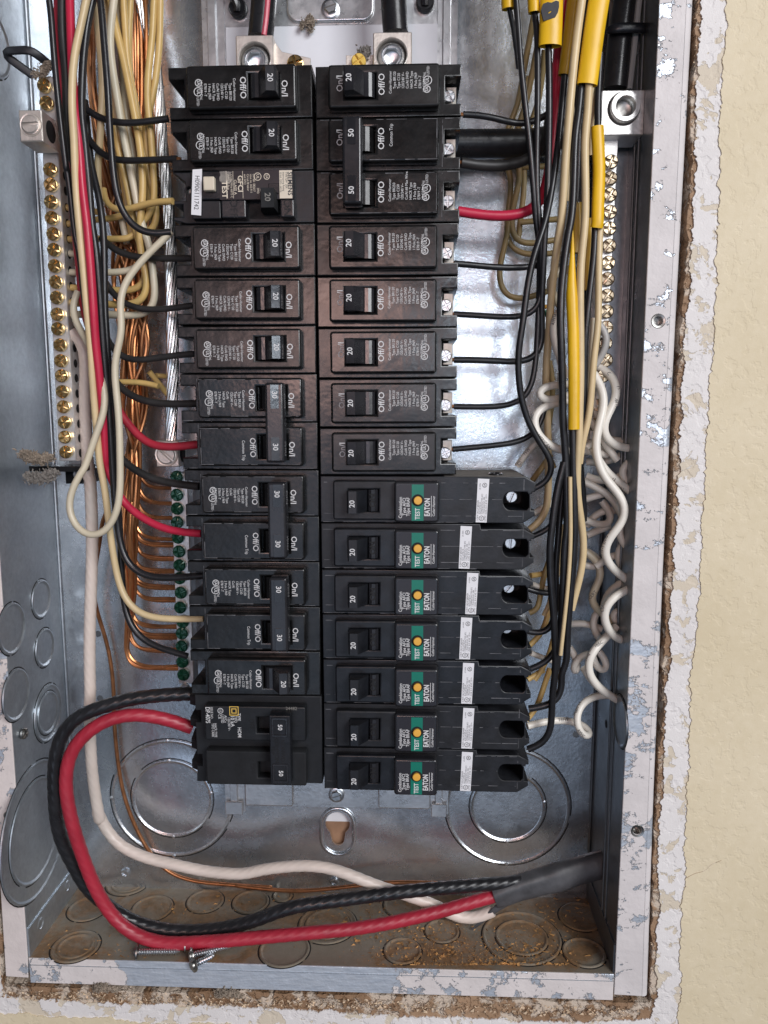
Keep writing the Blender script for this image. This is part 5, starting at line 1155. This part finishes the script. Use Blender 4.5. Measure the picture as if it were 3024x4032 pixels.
# right main neutral cable
w = wire('H6 890,-120 870,0 820,350 790,620 755,985', [1.2, 1.15, 1.1], .25, 'ins_black', 'thick black cable with a grey stripe entering the right lug', 'cable', name='main_cable', seg=22)
C = spline([at(*px('H6', x, y), 1.0) for x, y in ((1035, -120), (1015, 0), (985, 270), (945, 640), (905, 975))], .1)
C = ext(C); mk('stripe', tube(C, .065, 8), 'cable_grey', w, tuple(o_c[w.name][len(o_c[w.name])//2]))
C = spline([at(*px('H6', x, y), d) for x, y, d in ((630, 350, 1.2), (720, 310, .85), (900, 300, .8), (1100, 305, .85), (1230, 320, 1.2))], .08)
tag(mk('cable_strap', tube(C, .10, 10, flat=.5), 'black_plastic', None, tuple(C[10])), 'black strap around the cable with the grey stripe', 'strap')
wire('H6 700,-120 720,0 690,450 640,950 600,1300', [2.2, 2.3], .05, 'cable_grey', 'thin grey line of wire behind the cable with the grey stripe')
# small coloured wires deep in the bundle
for (x0, y0, x1, y1, m, lab) in ((810, 1352, 860, 1360, 'button_orange', 'short orange wire end peeping out left of the curl reading AWG'), (812, 1400, 850, 1480, 'green_screw', 'thin dark green wire end under the orange one')):
    a, b = px('E3', x0, y0), px('E3', x1, y1); wire('SRC %f,%f %f,%f' % (*a, *b), [1.2, 1.2], .045, m, lab, step=.05)

for o in [o for o in bpy.data.objects if o.name in o_c]:
    lb = o['label']; C = o_c[o.name]
    if 'from the glossy breaker' in lb or 'from the top right breaker' in lb or 'from the lowest printed' in lb or 'from the 50 amp double' in lb: e_, d_ = C[0], C[0]-C[3]
    elif 'ending at the fourth glossy' in lb or 'from the narrow yellow sleeve' in lb or 'from the sleeve with the ink blot' in lb: e_, d_ = C[-1], C[-1]-C[-4]
    else: continue
    d_ = d_/np.linalg.norm(d_)
    mk('copper_end', tube(np.array([e_-d_*.02, e_+d_*.06, e_+d_*.16+[0, -.01, .01]]), .04, 8), 'copper', o, tuple(C[len(C)//2]))
# ------------------------------------------------------------------ lint, loose screws, sawdust
def lint(tile, x, y, rx, ry, d, n, lab, mat='lint', seed=1):
    r = random.Random(seed); c = at(*px(tile, x, y), d); e = at(*px(tile, x+rx, y), d); R = abs(e[0]-c[0]); Rz = R*ry/rx; g = G()
    subs = [(r.uniform(-.8, .8), r.uniform(-.6, .6)) for _ in range(6)]
    for _ in range(n*4):
        q = subs[r.randrange(len(subs))]; p = np.array([(q[0]+r.gauss(0, .22))*R, r.gauss(0, .3)*R*.6, (q[1]+r.gauss(0, .24))*Rz])+c; pts = [p]
        dr = np.array([r.gauss(0, 1), r.gauss(0, .6), r.gauss(0, 1)])
        for _ in range(4):
            dr = dr*.3+np.array([r.gauss(0, 1), r.gauss(0, .6), r.gauss(0, 1)])*.8; pts.append(pts[-1]+dr*min(R, .3)*.06)
        g.join(tube(np.array(pts), r.uniform(.005, .018), 4))
    for _ in range(60):
        q = subs[r.randrange(len(subs))]; b = np.array([(q[0]+r.gauss(0, .2))*R, r.gauss(0, .25)*R*.6, (q[1]+r.gauss(0, .22))*Rz])+c; s = r.uniform(.08, .2)*min(R, .3)
        v = [b+np.array(k)*s*r.uniform(.6, 1.3) for k in ((1, 0, 0), (-1, 0, 0), (0, 1, 0), (0, -1, 0), (0, 0, 1), (0, 0, -1))]
        g.add(v, [(0, 2, 4), (2, 1, 4), (1, 3, 4), (3, 0, 4), (2, 0, 5), (1, 2, 5), (3, 1, 5), (0, 3, 5)], True)
    return tag(mk('lint_clump', g, mat, None, tuple(c)), lab, 'lint', 'clumps of lint')
lint('A1', 275, 460, 52, 52, .85, 150, 'lint clump on top of the brass screw bar', 'lint', 2)
lint('B1', 235, 1490, 88, 45, .6, 260, 'large grey lint clump on top of the black standoff', 'lint', 3)
lint('C1', 270, 120, 92, 45, .7, 260, 'large dark lint clump hanging under the black standoff', 'dust_grey', 4)
lint('A2', 1010, 160, 45, 50, 2.0, 110, 'tan lint clump under the hex screw at the top', 'lint', 5)
lint('A2', 1390, 350, 40, 50, .9, 110, 'lint clump beside the lug of the plain black cable', 'dust_grey', 6)
lint('D3', 0, 0, 1, 1, 0, 0, '', 'lint', 7) if False else None
lint('H4', 1150, 1620, 120, 40, -.05, 170, 'lint clump on the bottom flange at the left', 'lint', 8)
lint('H5', 1120, 850, 130, 50, -.02, 120, 'flat lint clump under the bare middle of the bottom flange', 'lint', 9)
def loose(x0, y0, x1, y1, h, lab):
    a, b = at(x0, y0, ZB+h, 2), at(x1, y1, ZB+h*.6, 2); L = float(np.linalg.norm(b-a)); o = tuple(a)
    e = empty('loose_screw', o, lab, 'screw', 'loose screws lying in the box'); 
    z = (b-a)/L; u = np.cross(z, [0, 0, 1.]); u /= np.linalg.norm(u); v = np.cross(z, u)
    def fr(p): q = u*p[0]-z*p[1]*1.0+v*p[2]; return tuple(a+q)
    flip = lambda g: g.xf(fr)
    prof = []; t = .06
    while t < L-.08: prof += [(.075, t), (.055, t+.028)]; t += .056
    prof += [(.06, L-.06), (.02, L), (.001, L)]
    mk('threaded_shaft', flip(lathe(prof, (0, 0, 0), 12)), 'zinc', e, o)
    mk('washer_head', flip(lathe([(.001, -.05), (.09, -.05), (.10, -.01), (.165, 0), (.165, .03), (.06, .04), (.06, .06)], (0, 0, 0), 18)), 'steel_dark', e, o)
loose(538, 3748, 708, 3746, .16, 'leftmost loose screw on the box floor, lying straight')
loose(728, 3722, 905, 3716, .17, 'loose screw behind, second from the left on the box floor')
loose(752, 3762, 914, 3722, .20, 'loose screw lying on top, slanting up to the right')
loose(760, 3800, 846, 3758, .10, 'loose screw half hidden under the slanting one')
cells = []
r = random.Random(5)
for (x, y, sx, sy, n) in ((1650, 3680, 120, 60, 150), (1810, 3760, 160, 40, 220), (1985, 3790, 110, 30, 160), (2120, 3700, 130, 60, 120), (1400, 3525, 160, 25, 120), (2250, 3560, 90, 40, 80), (900, 3560, 260, 60, 60), (1500, 3640, 160, 50, 120), (400, 3750, 150, 40, 50)):
    for _ in range(int(n*4)):
        p = at(x+r.gauss(0, sx), min(3800, y+r.gauss(0, sy)), ZB, 2)
        if XL < p[0] < XR and YF+.1 < p[1] < YB: cells.append((p[0], p[1], p[2]+.01, r.uniform(.006, .016)*r.choice((.6, 1, 1, 1.6, 3))))
g = G()
for (x, y, z, s) in cells:
    ex = r.choice((.7, 1.2, 2.4)); v = [(x+r.uniform(-1, 1)*s*ex, y+r.uniform(-1, 1)*s*1.4, z+abs(r.uniform(0, 1))*s) for _ in range(4)]
    g.add(v, [(0, 1, 2), (0, 2, 3), (0, 3, 1), (1, 3, 2)], False)
tag(mk('sawdust', g, 'sawdust', None, (0, 1, ZB)), 'brown sawdust flakes scattered on the box floor', 'sawdust', kind='stuff')
